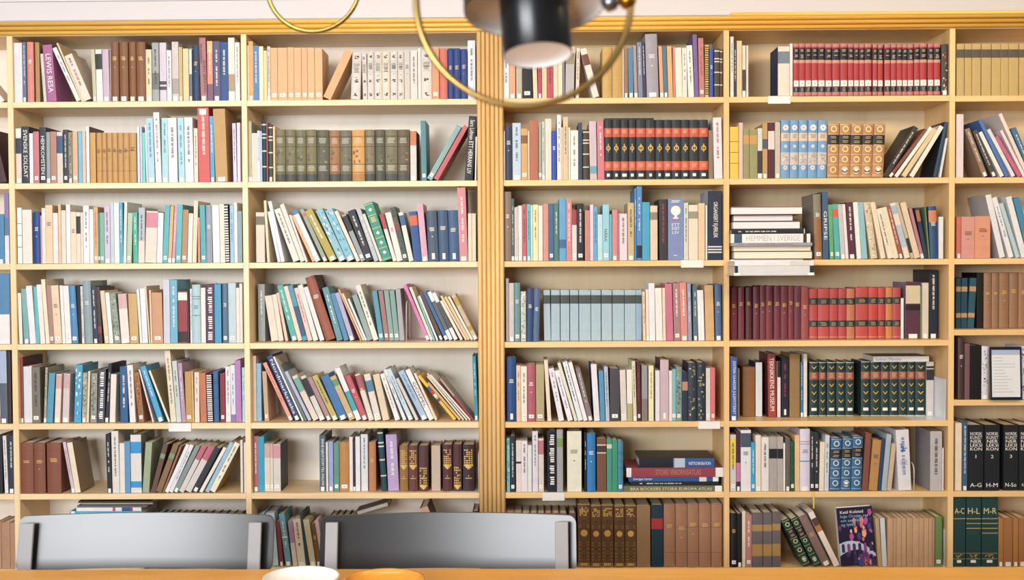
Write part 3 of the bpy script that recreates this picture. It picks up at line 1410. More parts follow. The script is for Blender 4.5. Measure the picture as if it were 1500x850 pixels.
def corners(b):
    c, s_ = math.cos(b.th), math.sin(b.th)
    ox, oz = b.x0, (b.t * s_ if b.th > 0 else 0.0)
    return [(ox, oz), (ox + b.t * c, oz - b.t * s_), (ox + b.t * c + b.h * s_, oz - b.t * s_ + b.h * c), (ox + b.h * s_, oz + b.h * c)]
def interval(b, z):
    'left and right edge of the tilted rectangle at height z above the shelf'
    c, s_ = math.cos(b.th), math.sin(b.th)
    if b.th <= 0: ox, oz = b.x0, 0.0
    else: ox, oz = b.x0, b.t * s_
    P = [(ox, oz), (ox + b.t * c, oz - b.t * s_), (ox + b.t * c + b.h * s_, oz - b.t * s_ + b.h * c), (ox + b.h * s_, oz + b.h * c)]
    xs = []
    for i in range(4):
        (xa, za), (xb, zb) = P[i], P[(i + 1) % 4]
        if (za - z) * (zb - z) <= 0 and abs(za - zb) > 1e-9:
            xs.append(xa + (xb - xa) * (z - za) / (zb - za))
        elif abs(za - z) < 1e-6: xs.append(xa)
    return (min(xs), max(xs)) if xs else None
CELLS = {}
for b in BOOKS: CELLS.setdefault(b.cell, []).append(b)
ZS = [0.0004 + 0.006 * k for k in range(50)]
def pen(a, b):
    m = -9
    for z in ZS + [q[1] + e for q in corners(a) + corners(b) for e in (-1e-5, 1e-5)]:
        i, j = interval(a, z), interval(b, z)
        if i and j: m = max(m, i[1] - j[0])
    return m + 0.0004
SHRUNK = {}
MARGIN = {'B6': .0062, 'D5': .0075, 'D7': .0085}
def left_most(b): return min(q[0] for q in corners(b))
def right_most(b): return max(q[0] for q in corners(b))
for cell, L in CELLS.items():
    L.sort(key=lambda q: q.xl)
    lo, hi = BAYX[cell[0]]
    # trim thicknesses a little where neighbours press together, then match tilts
    for k in range(1, len(L)):
        a, b = L[k - 1], L[k]
        p = pen(a, b)
        if p <= 0: continue
        cut = min(p * .5, a.t * .18, max(0, a.t - .005)); a.t -= cut
        cut = min(p * .5, b.t * .18, max(0, b.t - .005)); b.t -= cut; b.x0 += cut
        p = pen(a, b)
        if p > 0.0015 and a.h > 0.08:
            best = (p, b.th)
            o_ = b.th
            for f_ in (0.15, 0.3, 0.45, 0.6, 0.8, 1.0):
                b.th = o_ + (a.th - o_) * f_
                q_ = pen(a, b)
                if q_ < best[0] - 0.0008: best = (q_, b.th)
                if best[0] <= 0: break
            b.th = best[1]
    for rep in range(45):
        if cell[0] != 'Z':
            for q in L[:4]:
                q.x0 += max(0, lo + 0.0008 - left_most(q))
        for k in range(1, len(L)):
            for j in range(max(0, k - 6), k):
                p = pen(L[j], L[k])
                if p > 0: L[k].x0 += p
        if cell[0] == 'E': break
        over = max(right_most(b) for b in L[-4:]) - (hi - MARGIN.get(cell, .0008))
        if over <= 0: break
        if rep < 3:      # slide the tail back into whatever gaps there are
            for b in L[-4:]: b.x0 -= max(0, right_most(b) - (hi - MARGIN.get(cell, .0008)))
            for k in range(len(L) - 2, -1, -1):
                for j in range(k + 1, min(len(L), k + 7)):
                    p = pen(L[k], L[j])
                    if p > 0: L[k].x0 -= p
        else:
            for b in L: b.t *= 0.985
            SHRUNK[cell] = rep

def strip(mb, u0, u1, v0, v1, t, h, sag, off, m):
    'a patch on the spine front following its rounding; u across, v down from the top (fractions)'
    n = 1 if (sag < 0.0006 or u1 - u0 < 0.25) else 4
    def y(u): return -sag * (1 - (2 * u - 1) ** 2) - off
    for k in range(n):
        a, c = u0 + (u1 - u0) * k / n, u0 + (u1 - u0) * (k + 1) / n
        z0, z1 = h * (1 - v1), h * (1 - v0)
        mb.face([(a * t, y(a), z0), (c * t, y(c), z0), (c * t, y(c), z1), (a * t, y(a), z1)], m)
def disc(mb, u, v, r0, r1, t, h, sag, off, m, n=12):
    'ring or disc of radius r1 in metres'
    cx, cz = u * t, h * (1 - v); y = -sag - off
    for k in range(n):
        a, c = 2 * math.pi * k / n, 2 * math.pi * (k + 1) / n
        P = [(cx + r1 * math.cos(a), y, cz + r1 * math.sin(a)), (cx + r1 * math.cos(c), y, cz + r1 * math.sin(c))]
        if r0 > 0: P += [(cx + r0 * math.cos(c), y, cz + r0 * math.sin(c)), (cx + r0 * math.cos(a), y, cz + r0 * math.sin(a))]
        else: P += [(cx, y, cz)]
        mb.face(P, m)
def letters(mb, s, m, t, h, sag, vertical, v0, v1, u0, u1, off=0.0005):
    'real lettering fitted in the box u0..u1, v0..v1; vertical text reads downwards'
    vs, fs, x0, x1, y0, y1 = text_mesh(s)
    if not vs: return
    W, Hh = x1 - x0, y1 - y0
    bw, bh = (u1 - u0) * t, (v1 - v0) * h
    y = -sag - off
    if vertical:
        k = bw / Hh; k2 = bh / W; k2 = min(k2, k * 2.2); k = min(k, k2 * 1.7)
        cx = (u0 + u1) / 2 * t; zt = h * (1 - v0) - (bh - W * k2) / 2
        P = [(cx + (q[1] - (y0 + y1) / 2) * k, y, zt - (q[0] - x0) * k2) for q in vs]
    else:
        k = min(bw / W, bh / Hh * 1.3); k2 = min(bh / Hh, k * 1.5)
        cx = (u0 + u1) / 2 * t; zc = h * (1 - (v0 + v1) / 2)
        P = [(cx + (q[0] - (x0 + x1) / 2) * k, y, zc + (q[1] - (y0 + y1) / 2) * k2) for q in vs]
    mb.grid(P, fs, m)
def vmarks(mb, m, t, h, sag, R, v0=0.12, v1=0.68, u0=0.34, u1=0.62, let=0.0021):
    'small worn lettering running down the spine'
    z = v0 * h; end = v1 * h
    while z < end:
        for _ in range(R.randint(3, 9)):
            if z > end: break
            l_ = let * R.uniform(.6, 1.0)
            uu = R.uniform(0, .3) * (u1 - u0)
            strip(mb, u0 + uu, u1, z / h, (z + l_) / h, t, h, sag, 0.0004, m)
            z += let * 1.35
        z += let * 1.6
        if R.random() < .18: z += 0.012
def hmarks(mb, m, t, h, sag, R, v, n=3, u0=.2, u1=.8, dz=0.0052, hh=0.0022):
    for k in range(n):
        a = u0 + R.uniform(0, .1); c = u1 - R.uniform(0, .12)
        vv = v + k * dz / h
        strip(mb, a, c, vv, vv + hh / h, t, h, sag, 0.0004, m)
PAPER = 'efe6d2'
def make_book(b, R):
    'returns cover, pages, label builders in the book frame: spine at y = 0, pages behind'
    t, h = b.t, b.h
    d = min(0.175, max(0.09, h * 0.70), DEP - 0.006 - b.s)
    d = min(d, getattr(b, 'dmax', 9))
    hard = ('p' not in b.opt) and t > 0.0075
    board = 0.0022 if hard else 0.0007
    rounded = hard and any(o in b.opt for o in ('r', 'm', 'n', 'q2', 'k', 'j', 'f', 'e', 'g', 'v2', 'hg', 'hw', 'hb', 'o', 'q', 'c', 'bw'))
    sag = min(0.005, t * 0.17) if rounded else min(0.0012, t * .05)
    if not hard: sag = min(0.0006, t * .04)
    inset = 0.0028 if hard else 0.0002
    cov = MB(); pag = MB(); lab = None
    base = mat(b.hex); side = mat(b.cover) if b.cover else base
    opt = b.opt
    bands = list(b.bands)
    if 'q2' in opt: bands += [(0, .06, 'c87f78'), (.085, .31, '151d28'), (.31, .37, 'd69a80'), (.82, .92, '1a2632'), (.92, .985, 'c87874')]
    if 'n' in opt: bands += [(.14, .29, 'd2583a'), (.70, .85, 'd8603c')]
    if 'e' in opt: bands += [(.22, .36, 'e0cdb8'), (.555, .77, 'ccc4c0')]
    if 'f' in opt: bands += [(.205, .385, '26272e')]
    if 'm' in opt: bands += [(.125, .135, '3a3a2e'), (.325, .335, '3a3a2e'), (.665, .675, '3a3a2e'), (.83, .84, '3a3a2e'), (.86, 1.0, '4c4e48' if b.hex[0] != 'd' and b.hex[0] != 'c' else 'b88040')]
    if 'o' in opt: bands += [(.36, .366, '6a4a26'), (.765, .771, '6a4a26')]
    if 'g' in opt: bands += [(.19, .32, '1f3a3e'), (.635, .76, '1f3a3e'), (.955, .97, 'c89a60')]
    if 'v2' in opt: bands += [(.185, .325, 'a2583e'), (.0, .015, 'c8d0c8'), (.985, 1, 'c8d0c8')]
    if 'k' in opt: bands += [(0, .018, 'b08a48'), (.93, 1, '8a6a38')]
    if 'bw' in opt: bands += [(a / 100, (a + 2.2) / 100, 'e4dccb') for a in (4, 20, 26, 48, 74)]
    if 'bk' in opt: bands += [(a / 100, (a + .9) / 100, '3a3426') for a in (28, 49, 70)]
    if 'hb' in opt: bands += [(a / 100, (a + .8) / 100, '2a3a48') for a in (20, 24, 52)]
    if 'z' in opt:
        a = .03
        c2 = 'f0ece4' if int(b.hex[0:2], 16) < 120 else '3a3020'
        while a < .97:
            bands.append((a, a + .022, c2)); a += R.uniform(.038, .05)
    if any(o.startswith('M:') for o in opt):
        nn = {'A-C': 1, 'H-L': 3, 'M-R': 4}[[o for o in opt if o.startswith('M:')][0][2:]]
        bands += [(.30 + .07 * k, .312 + .07 * k, 'b49a58') for k in range(nn)] + [(.805, .812, 'b49a58'), (.885, .892, 'b49a58')]
    bands.sort()
    # cover cross-section (spine + two boards)
    ns = 6 if sag > 0.0015 else 2
    outer = [(0, d)] + [(t * k / ns, -sag * (1 - (2 * k / ns - 1) ** 2)) for k in range(ns + 1)] + [(t, d)]
    bi = board * 1.2
    inner = [(t - board, d), (t - board, bi), (board, bi), (board, d)]
    prof = outer + inner; n = len(prof); no = len(outer)
    # levels down the spine
    lev = [0.0]
    fill = []
    for a, c, hx in bands:
        a = max(a, lev[-1]); c = min(1.0, c)
        if c - a < 1e-4: continue
        if a > lev[-1] + 1e-6: fill.append(None); lev.append(a)
        fill.append(hx); lev.append(c)
    if lev[-1] < 1 - 1e-6: fill.append(None); lev.append(1.0)
    lev[-1] = 1.0
    vs = []
    for v in lev: vs += [(p[0], p[1], h * (1 - v)) for p in prof]
    for k in range(len(lev) - 1):
        m = mat(fill[k]) if fill[k] else base
        fs_s = []; fs_b = []
        for i in range(n):
            j = (i + 1) % n
            f = (k * n + j, k * n + i, (k + 1) * n + i, (k + 1) * n + j)
            (fs_s if 1 <= i < no - 2 else fs_b).append(f)
        i0 = len(cov.v)
        cov.grid(vs[k * n:(k + 2) * n], [tuple(q - k * n for q in f) for f in fs_s], m, True)
        cov.grid(vs[k * n:(k + 2) * n], [tuple(q - k * n for q in f) for f in fs_b], side)
    for v, fl_ in ((0, 0), (1, 1)):
        P = [(p[0], p[1], h * (1 - v)) for p in prof]
        def cap(idx):
            q = [P[i] for i in idx]
            cov.face(q if not fl_ else q[::-1], side)
        cap([0, 1, no + 2, no + 3]); cap([no - 2, no - 1, no, no + 1])
        cap(list(range(1, no - 1)) + [no + 1, no + 2])
    pw = mat(getattr(b, 'paper', None) or R.choice(('efe6d2', 'e6dabf', 'f1ebdd', 'dccdac')), 'paper')
    pag.box(board, t - board, bi, d - inset, inset, h - inset, pw)
    # ornament
    gold = mat('d8b262', 'gilt'); blk = mat('2c2826', 'flat'); wht = mat('f2f0ea', 'flat')
    S = lambda u0, u1, v0, v1, m, off=.0004: strip(cov, u0, u1, v0, v1, t, h, sag, off, m)
    Dk = lambda u, v, r0, r1, m, n=12: disc(cov, u, v, r0, r1, t, h, sag, .0006, m, n)
    r_ = t * .3
    if 'q' in opt:
        for a, c in ((.07, .155), (.57, .65), (.86, .94)):
            for _ in range(9):
                u, v = R.uniform(.25, .62), R.uniform(a, c - .02); S(u, u + .16, v, v + .016, blk)
        for v in (.19, .23, .27, .42): S(.06, .94, v, v + .006, mat('9a948e', 'flat'))
        hmarks(cov, mat('6a6460', 'flat'), t, h, sag, R, .245, 4, .15, .85)
    if 'q2' in opt:
        hmarks(cov, mat('c9c2b2', 'flat'), t, h, sag, R, .115, 2); hmarks(cov, mat('c9c2b2', 'flat'), t, h, sag, R, .215, R.randint(1, 3))
        hmarks(cov, mat('aab2b0', 'flat'), t, h, sag, R, .838, 3, .25, .75)
    if 'n' in opt:
        Dk(.5, .48, r_ * .62, r_ * .95, gold); S(.47, .53, .40, .55, gold); S(.40, .60, .425, .435, gold)
        hmarks(cov, mat('e8b090', 'flat'), t, h, sag, R, .17, 3); hmarks(cov, mat('e8a888', 'flat'), t, h, sag, R, .74, 3)
        k = R.uniform(.12, .3); S(.5 - k, .5 + k, .905, .955, wht)
    if 'e' in opt:
        Dk(.5, .13, r_ * .3, r_ * 1.15, mat('d0cfd4', 'gilt'), 10); Dk(.5, .45, r_ * .1, r_ * .7, mat('c4c8d0', 'gilt'), 6)
        for _ in range(16):
            u, v = R.uniform(.1, .75), R.uniform(.565, .73); S(u, u + .16, v, v + .018, mat(R.choice(('a89a90', 'e8e0d8', '8aa0b8')), 'flat'))
        Dk(.5, .82, r_ * .3, r_ * .9, mat('c8d0d8', 'gilt'), 8); hmarks(cov, mat('8a7a70', 'flat'), t, h, sag, R, .25, 3)
    if 'f' in opt:
        gc = mat('e6cf9c' if b.hex[0] != '2' else 'd4dde0', 'gilt')
        for v in ((.10, .47, .66, .85) if 'f' in opt else ()): Dk(.5, v, r_ * .62, r_ * .95, gc)
        for v in (.02, .195, .395, .565, .755, .955): S(.02, .98, v, v + .006, gc)
        hmarks(cov, mat('b8aa88', 'flat'), t, h, sag, R, .235, 2); hmarks(cov, mat('b8aa88', 'flat'), t, h, sag, R, .315, 2)
        if R.random() < .7: Dk(.5, .875, 0, r_ * .85, wht)
    if 'm' in opt:
        hmarks(cov, mat('c4c6b4', 'flat'), t, h, sag, R, .165, 4, .15, .85); hmarks(cov, mat('c4c6b4', 'flat'), t, h, sag, R, .70, 4, .15, .85)
        for _ in range(5):
            u, v = R.uniform(.05, .7), R.uniform(.36, .62); S(u, u + R.uniform(.1, .25), v, v + R.uniform(.02, .07), mat(R.choice(('6e6848', '5a5848', '9a8a5c')) if b.hex[0] != 'd' else '8a5a5a', 'flat'))
    if 'g' in opt:
        hmarks(cov, mat('b09a68', 'flat'), t, h, sag, R, .225, 3); hmarks(cov, mat('b09a68', 'flat'), t, h, sag, R, .67, 3)
    if 'v2' in opt:
        for v in (.075, .40, .545, .695, .845):
            if v > .8 and R.random() < .7:
                S(.22, .82, v, v + .055, wht); continue
            for sgn in (-1, 1):
                x = .5 * t; zt = h * (1 - v); dx = t * .2; dz = .0075; wv = t * .11; y = -sag - .0005
                cov.face([(x, y, zt - dz), (x + sgn * dx, y, zt), (x + sgn * (dx + wv), y, zt), (x + sgn * .0001, y, zt - dz * 1.7)][::sgn], gold)
        hmarks(cov, mat('d8b49a', 'flat'), t, h, sag, R, .205, 4)
    if 'j' in opt:
        a0, a1 = (.10, .42) if R.random() < .75 else (.48, .86)
        for i in range(7):
            for j in range(4):
                if R.random() < .8: S(.12 + .2 * j, .12 + .2 * j + .13, a0 + (a1 - a0) * i / 7, a0 + (a1 - a0) * (i + .62) / 7, gold)
        S(.1, .9, a1, a1 + .045, gold); S(.25, .75, a1 + .045, a1 + .08, gold); S(.4, .6, a1 + .08, a1 + .105, gold)
        S(.46, .54, .66, .69, gold); S(.2, .8, .715, .73, gold)
    if 'k' in opt:
        for i in range(5):
            for j in range(5):
                if R.random() < .72: S(.15 + .15 * j, .15 + .15 * j + .11, .055 + .028 * i, .055 + .028 * i + .02, gold)
        Dk(.5, .46, 0, r_ * .95, gold, 14)
        S(.46, .54, .435, .48, mat('4a3018', 'flat')); S(.36, .64, .472, .482, mat('4a3018', 'flat'))
        oc = mat('8a6a34', 'gilt')
        for v in (.33, .36, .6, .64, .7, .77, .82, .87):
            S(.06, .28, v, v + .02, oc); S(.72, .94, v, v + .02, oc)
        for v in (.25, .68, .8): S(.38, .62, v, v + .04, mat('4a3624', 'flat'))
        for j in range(4): S(.22 + .15 * j, .32 + .15 * j, .935, .975, gold)
    if 'r' in opt:
        for v in (.2, .4, .6, .8): strip(cov, .02, .98, v, v + .018, t, h, sag, .0012, mat(b.hex, 'flat'))
    if 'd' in opt or 'c' in opt or 'c2' in opt:
        r0, g0, b0 = [int(b.hex[i:i + 2], 16) for i in (0, 2, 4)]
        def shade(k): return '%02x%02x%02x' % tuple(max(0, min(255, int(q * k))) for q in (r0, g0, b0))
        tones = [shade(.55), shade(.75), shade(1.3)]
        if 'c' in opt: tones = ['c8b078', '8a8a60', shade(.6)] if r0 < 90 else ['8a6a4a', shade(.7), 'f4ece0']
        if b.hex == '4a4038' or b.hex == 'd8dce8': tones = ['ece8dc', 'b04848', '2a4a4c'] if b.hex[0] == '4' else ['3a4a70', 'b890a8', '8aa0c0']
        if 'c2' in opt: tones = ['e8eef0', 'e0d8d0', '3a90b8', '58a8d0']
        nq = 40 if 'd' in opt else 26
        for _ in range(nq):
            u, v = R.uniform(.04, .7), R.uniform(.03, .93); S(u, u + R.uniform(.1, .26), v, v + R.uniform(.012, .04 if 'c2' not in opt else .07), mat(R.choice(tones), 'flat'))
    if 'u' in opt:
        Dk(.5, .20, 0, t * .32, wht, 16); S(.42, .58, .25, .31, wht); S(.33, .67, .31, .335, mat('dfe0f0', 'flat')); S(.24, .76, .335, .365, mat('a06ab0', 'flat'))
        for v, s_ in ((.405, 'ETT'), (.465, 'EGET'), (.53, 'LIV')): letters(cov, s_, wht, t, h, sag, False, v, v + .045, .25, .75)
        hmarks(cov, wht, t, h, sag, R, .035, 2); hmarks(cov, wht, t, h, sag, R, .92, 1, .35, .65)
    if 'e2' in opt:
        for v in (.12, .52, .69, .86): disc(cov, .5, v, 0, t * .2, t, h, sag, .0005, mat('e6dfb0', 'gilt'), 4)
        for v in (.02, .21, .43, .60, .775, .965): S(.03, .97, v, v + .008, gold)
        hmarks(cov, gold, t, h, sag, R, .25, 4)
    if 'e3' in opt:
        for _ in range(14):
            u, v = R.uniform(.18, .7), R.uniform(.2, .36); S(u, u + .14, v, v + .022, mat('3a6ab0', 'flat'))
        hmarks(cov, mat('9a98a8', 'flat'), t, h, sag, R, .5, 4)
    if 'P' in opt:
        vmarks(cov, wht, t, h, sag, R, .06, .93, .22, .78, .006)
    for o in opt:
        if o.startswith('N:'):
            _, k, rg = o.split(':')
            for q, s_ in enumerate(('NORSK', 'KUNST', 'NER', 'LEKSI', 'KON')):
                letters(cov, s_, wht, t, h, sag, False, .11 + .058 * q, .158 + .058 * q, .12, .9)
            letters(cov, k, wht, t, h, sag, False, .455, .505, .4, .6); letters(cov, rg, wht, t, h, sag, False, .885, .945, .12, .88)
        if o.startswith('M:'):
            letters(cov, o[2:], mat('d8c890', 'flat'), t, h, sag, False, .15, .235, .1, .9)
            for _ in range(12):
                u = R.uniform(.2, .7); v = R.uniform(.82, .87); S(u, u + .08, v, v + .012, mat('b49a58', 'gilt'))
            S(.3, .66, .905, .945, wht)
    if b.text:
        k = MARK[b.text[1]]; m = mat(k, 'flat')
        if b.text[0] == 'T2':
            a, c = b.text[2].split('|')
            letters(cov, a.replace('_', ' '), m, t, h, sag, True, .10, .40, .12, .44); letters(cov, c.replace('_', ' '), m, t, h, sag, True, .36, .88, .42, .9)
        else:
            lo_, hi_ = (.16, .84) if len(b.text[2]) < 12 else (.06, .9)
            if b.text[2] == 'ORGANISERT_KJÆRLEIK': lo_, hi_ = .16, .68
            if b.text[2] == 'NÅRA': lo_, hi_ = .44, .66
            letters(cov, b.text[2].replace('_', ' '), m, t, h, sag, True, lo_, hi_, .24, .78)
    for o in opt:
        if len(o) == 2 and o[0] == 'v' and o[1] in MARK and 'P' not in opt:
            vmarks(cov, mat(MARK[o[1]], 'flat'), t, h, sag, R, R.uniform(.06, .16), R.uniform(.55, .76))
        if len(o) == 2 and o[0] == 'h' and o[1] in MARK:
            v = R.uniform(.28, .36) if b.row != 1 or b.hex != '8a5a35' else .25
            hmarks(cov, mat(MARK[o[1]], 'gilt' if o[1] == 'g' else 'flat'), t, h, sag, R, v, 3)
            if R.random() < .6: S(.44, .56, v + .17, v + .185, mat(MARK[o[1]], 'flat'))
    # paper shelf mark
    rng = None
    if 's' in opt: rng = (1 - .016 / h - .006, 1 - .004)
    if 'S' in opt: rng = (1 - .026 / h, 1 - .012 / h)
    if 'W' in opt: rng = (1 - .030 / h, 1 - .008 / h)
    if 'X' in opt: rng = (.02, .095)
    if 'q2' in opt: rng = (.70, .815)
    if rng:
        lab = MB()
        u0, u1 = (.03, .97) if t < .013 else (.2, .8)
        if 'q2' in opt: u0, u1 = (.06, .94)
        if 'W' in opt: u0, u1 = .36, .66
        strip(lab, u0, u1, rng[0], rng[1], t, h, sag, .0008, mat('f3f1ec', 'flat'))
        if 'S' in opt or 'q2' in opt:
            v = (rng[0] + rng[1]) / 2; strip(lab, .42, .58, v - .004, v + .009, t, h, sag, .0010, blk)
    return cov, pag, lab
def book_matrix(b):
    z = b.z0 + (b.t * math.sin(b.th) if b.th > 0 else 0)
    return (b.x0, b.s, z), (0, b.th, 0)

# which books show largest
def shown(b):
    a = max(0, min(1500, b.xr) - max(0, b.xl)) * max(0, b.yl - b.yt) if False else 0
    return a
for b in BOOKS:
    xa, ya = px((b.x0, b.s, b.z0)); xb, yb = px((b.x0 + b.t, b.s, b.z0 + b.h))
    vis = max(0, min(1500, xb) - max(0, xa)); ybot = min(ya, 832)
    if b.cell[1] == '7' and xb < 845 and not (398 < xa < 468): ybot = 760
    b.area = vis * max(0, ybot - yb)
    if b.cell == 'C1' and xb < 835: b.area *= .8
N_INDIVIDUAL = 300
order = sorted(BOOKS, key=lambda q: -q.area)
for k, b in enumerate(order): b.single = k < N_INDIVIDUAL
# what sets each book apart on its own shelf
def feature(b):
    for o in b.opt:
        if o.startswith('N:'): return 'with white NORSK KUNSTNERLEKSIKON lettering'
        if o.startswith('M:'): return 'with gold letters ' + o[2:]
    for o in b.opt:
        if o in STYLEN: return STYLEN[o]
    if b.text:
        s_ = {'JOSTEIN_GAARDER_JULEMYSTERIET': 'JULEMYSTERIET'}.get(b.text[2], b.text[2])
        if '|' in s_ or 'Lidman' in s_ or 'HJELM' in s_: return 'with large spine lettering'
        return 'lettered ' + s_.replace('_', ' ')
    if b.bands:
        c = colour_name(b.bands[-1][2] if len(b.bands) == 1 else b.bands[0][2])
        return 'with %s band' % c
    if abs(b.th) > .13: return 'leaning left' if b.th < 0 else 'leaning right'
    if any(o in ('vw', 'vk', 'vr', 'vb') for o in b.opt): return 'with small spine lettering'
    if 's' in b.opt or 'S' in b.opt: return 'with white shelf mark'
    return 'with plain spine'
for cell, L in CELLS.items():
    L.sort(key=lambda q: q.x0)
    for b in L: b.cn = colour_name(b.hex); b.ft = feature(b)
    for b in L:
        same = [q for q in L if q.cn == b.cn]
        both = [q for q in same if q.ft == b.ft]
        place = '%s shelf, %s' % (WORD[b.row], BAYN[b.bay])
        if len(both) == 1:
            b.label = '%s book %s, %s' % (b.cn, b.ft, place)
        else:
            k = both.index(b)
            if len(both) > 2 and k == len(both) - 1: lead = 'last'
            else: lead = ORD[k]
            b.label = '%s %s book %s from left, %s' % (lead, b.cn, b.ft, place)
        if len(b.label.split()) > 16: b.label = b.label.replace('with white NORSK KUNSTNERLEKSIKON lettering', 'lettered NORSK KUNSTNERLEKSIKON')
MASS = MB()
for b in BOOKS:
    R = random.Random(b.n * 7 + 1)
    cov, pag, lab = make_book(b, R)
    loc, rot = book_matrix(b)
    if b.single:
        o = empty('book', loc, rot)
        cov.build('cover', o); pag.build('pages', o)
        if lab: lab.build('spine_label', o)
        tag(o, b.label, 'book', 'books on the %s shelf, %s' % (WORD[b.row], BAYN[b.bay]))
    else:
        M = Matrix.Translation(loc) @ Matrix.Rotation(b.th, 4, 'Y')
        MASS.add(cov, M); MASS.add(pag, M)
        if lab: MASS.add(lab, M)
tag(MASS.build('remaining_books'), 'thinner books filling the gaps on every shelf of both bookcases', 'books', kind='stuff')
# ------------------------------------------------------------------ books lying flat
def flat_book(x0, x1, z0, z1, s, d, hexc, label, group, front='spine', text=None, tcol='w', bands=(), opt=(), flip=False, cover=None, tilt=0.0, trange=(.06, .94), R=None, parts=None, paper=None):
    R = R or random.Random(int(x0 * 1000) + int(z0 * 10000))
    b = Book()
    b.t, b.h, b.s, b.hex, b.opt, b.bands, b.text, b.cover = z1 - z0 - 0.0003, x1 - x0, 0.0, hexc, list(opt), list(bands), None, cover
    b.row = 0; b.dmax = d; b.paper = paper
    cov, pag, lab = make_book(b, R)
    if text: letters(cov, text, mat(MARK.get(tcol, tcol), 'flat'), b.t, b.h, 0.0012, True, trange[0], trange[1], .2, .84)
    if front == 'spine' and not flip: loc, rot = (x1, s, z0), (0, -math.pi / 2 - tilt, 0)
    elif front == 'spine': loc, rot = (x0, s, z0 + b.t), (0, math.pi / 2 - tilt, 0)
    else: loc, rot = (x0, s + min(d, DEP), z0), (0, -math.pi / 2 + tilt, math.pi)
    o = empty('book', loc, rot)
    cov.build('cover', o); pag.build('pages', o)
    if lab: lab.build('spine_label', o)
    if parts: parts(o, b)
    return tag(o, label, 'book', group)
def P(x, y, Y=0.0):
    p = at(x, y, Y); return p.x, p.z
# five atlases and picture books, sixth shelf right of the pilaster
G = 'large books lying flat on the sixth shelf'
c6 = lambda x, y: (880 + x / 6.537, 615 + y / 6.537)
zz = [shelf_z('C', 6) + 0.0004]
for y in (630, 591, 546, 457, 368): zz.append(at(*c6(600, y), 0.02).z)
dz = zz[0] - at(*c6(600, 698), 0.02).z
def cx(x, Y=0.02): return at(*c6(x, 600), Y).x
flat_book(cx(216), cx(1166), zz[0], zz[1], .012, .235, '6a7258', 'olive green STORA EUROPA ATLAS lying at the bottom of the atlas stack', G, text='BRA BÖCKERS STORA EUROPA ATLAS', tcol='e0d2a4', trange=(.07, .89), bands=((.92, .99, 'f0eee8'),))
flat_book(cx(290), cx(1130), zz[1], zz[2], .02, .225, '20242a', 'thin black book lying between olive atlas and blue atlas', G, opt=('vw',))
flat_book(cx(268), cx(1132), zz[2], zz[3], .016, .22, '2a5a98', 'blue atlas lettered Sveriges kartor, third from bottom of atlas stack', G, text='Sveriges kartor', trange=(.05, .26), bands=((.78, .86, 'd8dce0'), (.93, .99, 'f0f0ee')))
flat_book(cx(245), cx(1170), zz[3], zz[4], .012, .235, '9a3a50', 'maroon STORE VERDENSATLAS with torn white jacket ends', G, text='STORE VERDENSATLAS', tcol='b08858', trange=(.30, .77), bands=((0, .05, 'e8e6e8'), (.92, 1, 'eceaec')))
def hol(o, b):
    m = MB(); letters(m, 'HOLMENKOLLEN', mat('f0f0f0', 'flat'), b.t, b.h, .0012, True, .05, .34, .38, .72); m.build('lettering', o)
flat_book(cx(366), cx(1086), zz[4], zz[5], .016, .19, '1c222e', 'dark picture book with upside-down HOLMENKOLLEN lettering on top of atlas stack', G, flip=True, bands=((.0, .39, '2f5c9c'), (.39, .53, 'b8cbe0'), (.53, .545, '6a88a8')), cover='3a3230', parts=hol)
# tall stack overhanging the third shelf, outer right bay
G = 'books stacked flat at the third shelf of the outer right bay'
c3 = lambda x, y: (1060 + x / 6.537, 270 + y / 6.537)
S8 = -0.03
def hx(x, s): return at(*c3(x, 500), s).x
def hz(y, s): return at(*c3(450, y), s).z
z8 = shelf_z('D', 3) + 0.0026
rows = [(105, 868, 735, 640, 'ddd6c8', 'fore', '2a3038', 'thick cream-paged book with dark cover resting on the white binder holder'),
        (100, 855, 640, 590, 'e4d9c4', 'fore', 'cabba0', 'cream paperback with rough pages below the grey book in the stack'),
        (76, 850, 590, 560, '9aa0b0', 'spine', None, 'thin grey-blue book with dark red lettering in the stack'),
        (70, 830, 560, 475, 'f1efec', 'spine', None, 'white book lettered HEMMEN I SVERIGE in the middle of the stack'),
        (75, 790, 475, 428, '1a2234', 'spine', None, 'black book with small pale lettering above the white book'),
        (95, 750, 428, 352, '55565c', 'fore', '4a4c54', 'grey-covered book with white page edges, third from top of stack'),
        (110, 692, 352, 288, '2c2e40', 'fore', '2c2e40', 'shorter dark blue book with white page edges, second from top'),
        (80, 772, 288, 212, 'a04850', 'fore', 'a04850', 'red-covered book with white page edges on top of the stack')]
zc = z8
for x0, x1, yb, yt, hx_, fr, cv, lab_ in rows:
    z1 = hz(yt, S8)
    R = random.Random(x0 * 31 + yt)
    kw = {'paper': 'f6f4f8' if yt < 430 else 'f0e8d4'}
    if 'HEMMEN' in lab_: kw = dict(text='HEMMEN I SVERIGE', tcol='b9bac6', trange=(.19, .87), bands=((.04, .14, '3a5a78'), (.91, .955, '34363c')))
    elif 'dark red' in lab_: kw = dict(text='ILLUSTRERT NORGE', tcol='8a3038', trange=(.1, .5)) if False else dict(opt=('vr',))
    elif hx_ == '1a2234': kw = dict(opt=('vw',), bands=((.97, .98, 'e8e8e8'),))
    flat_book(hx(x0, S8), hx(x1, S8), zc, z1, S8 + (0.004 if fr == 'fore' else 0), .19, cv or hx_, lab_, G, front=fr, R=R, **kw)
    zc = z1
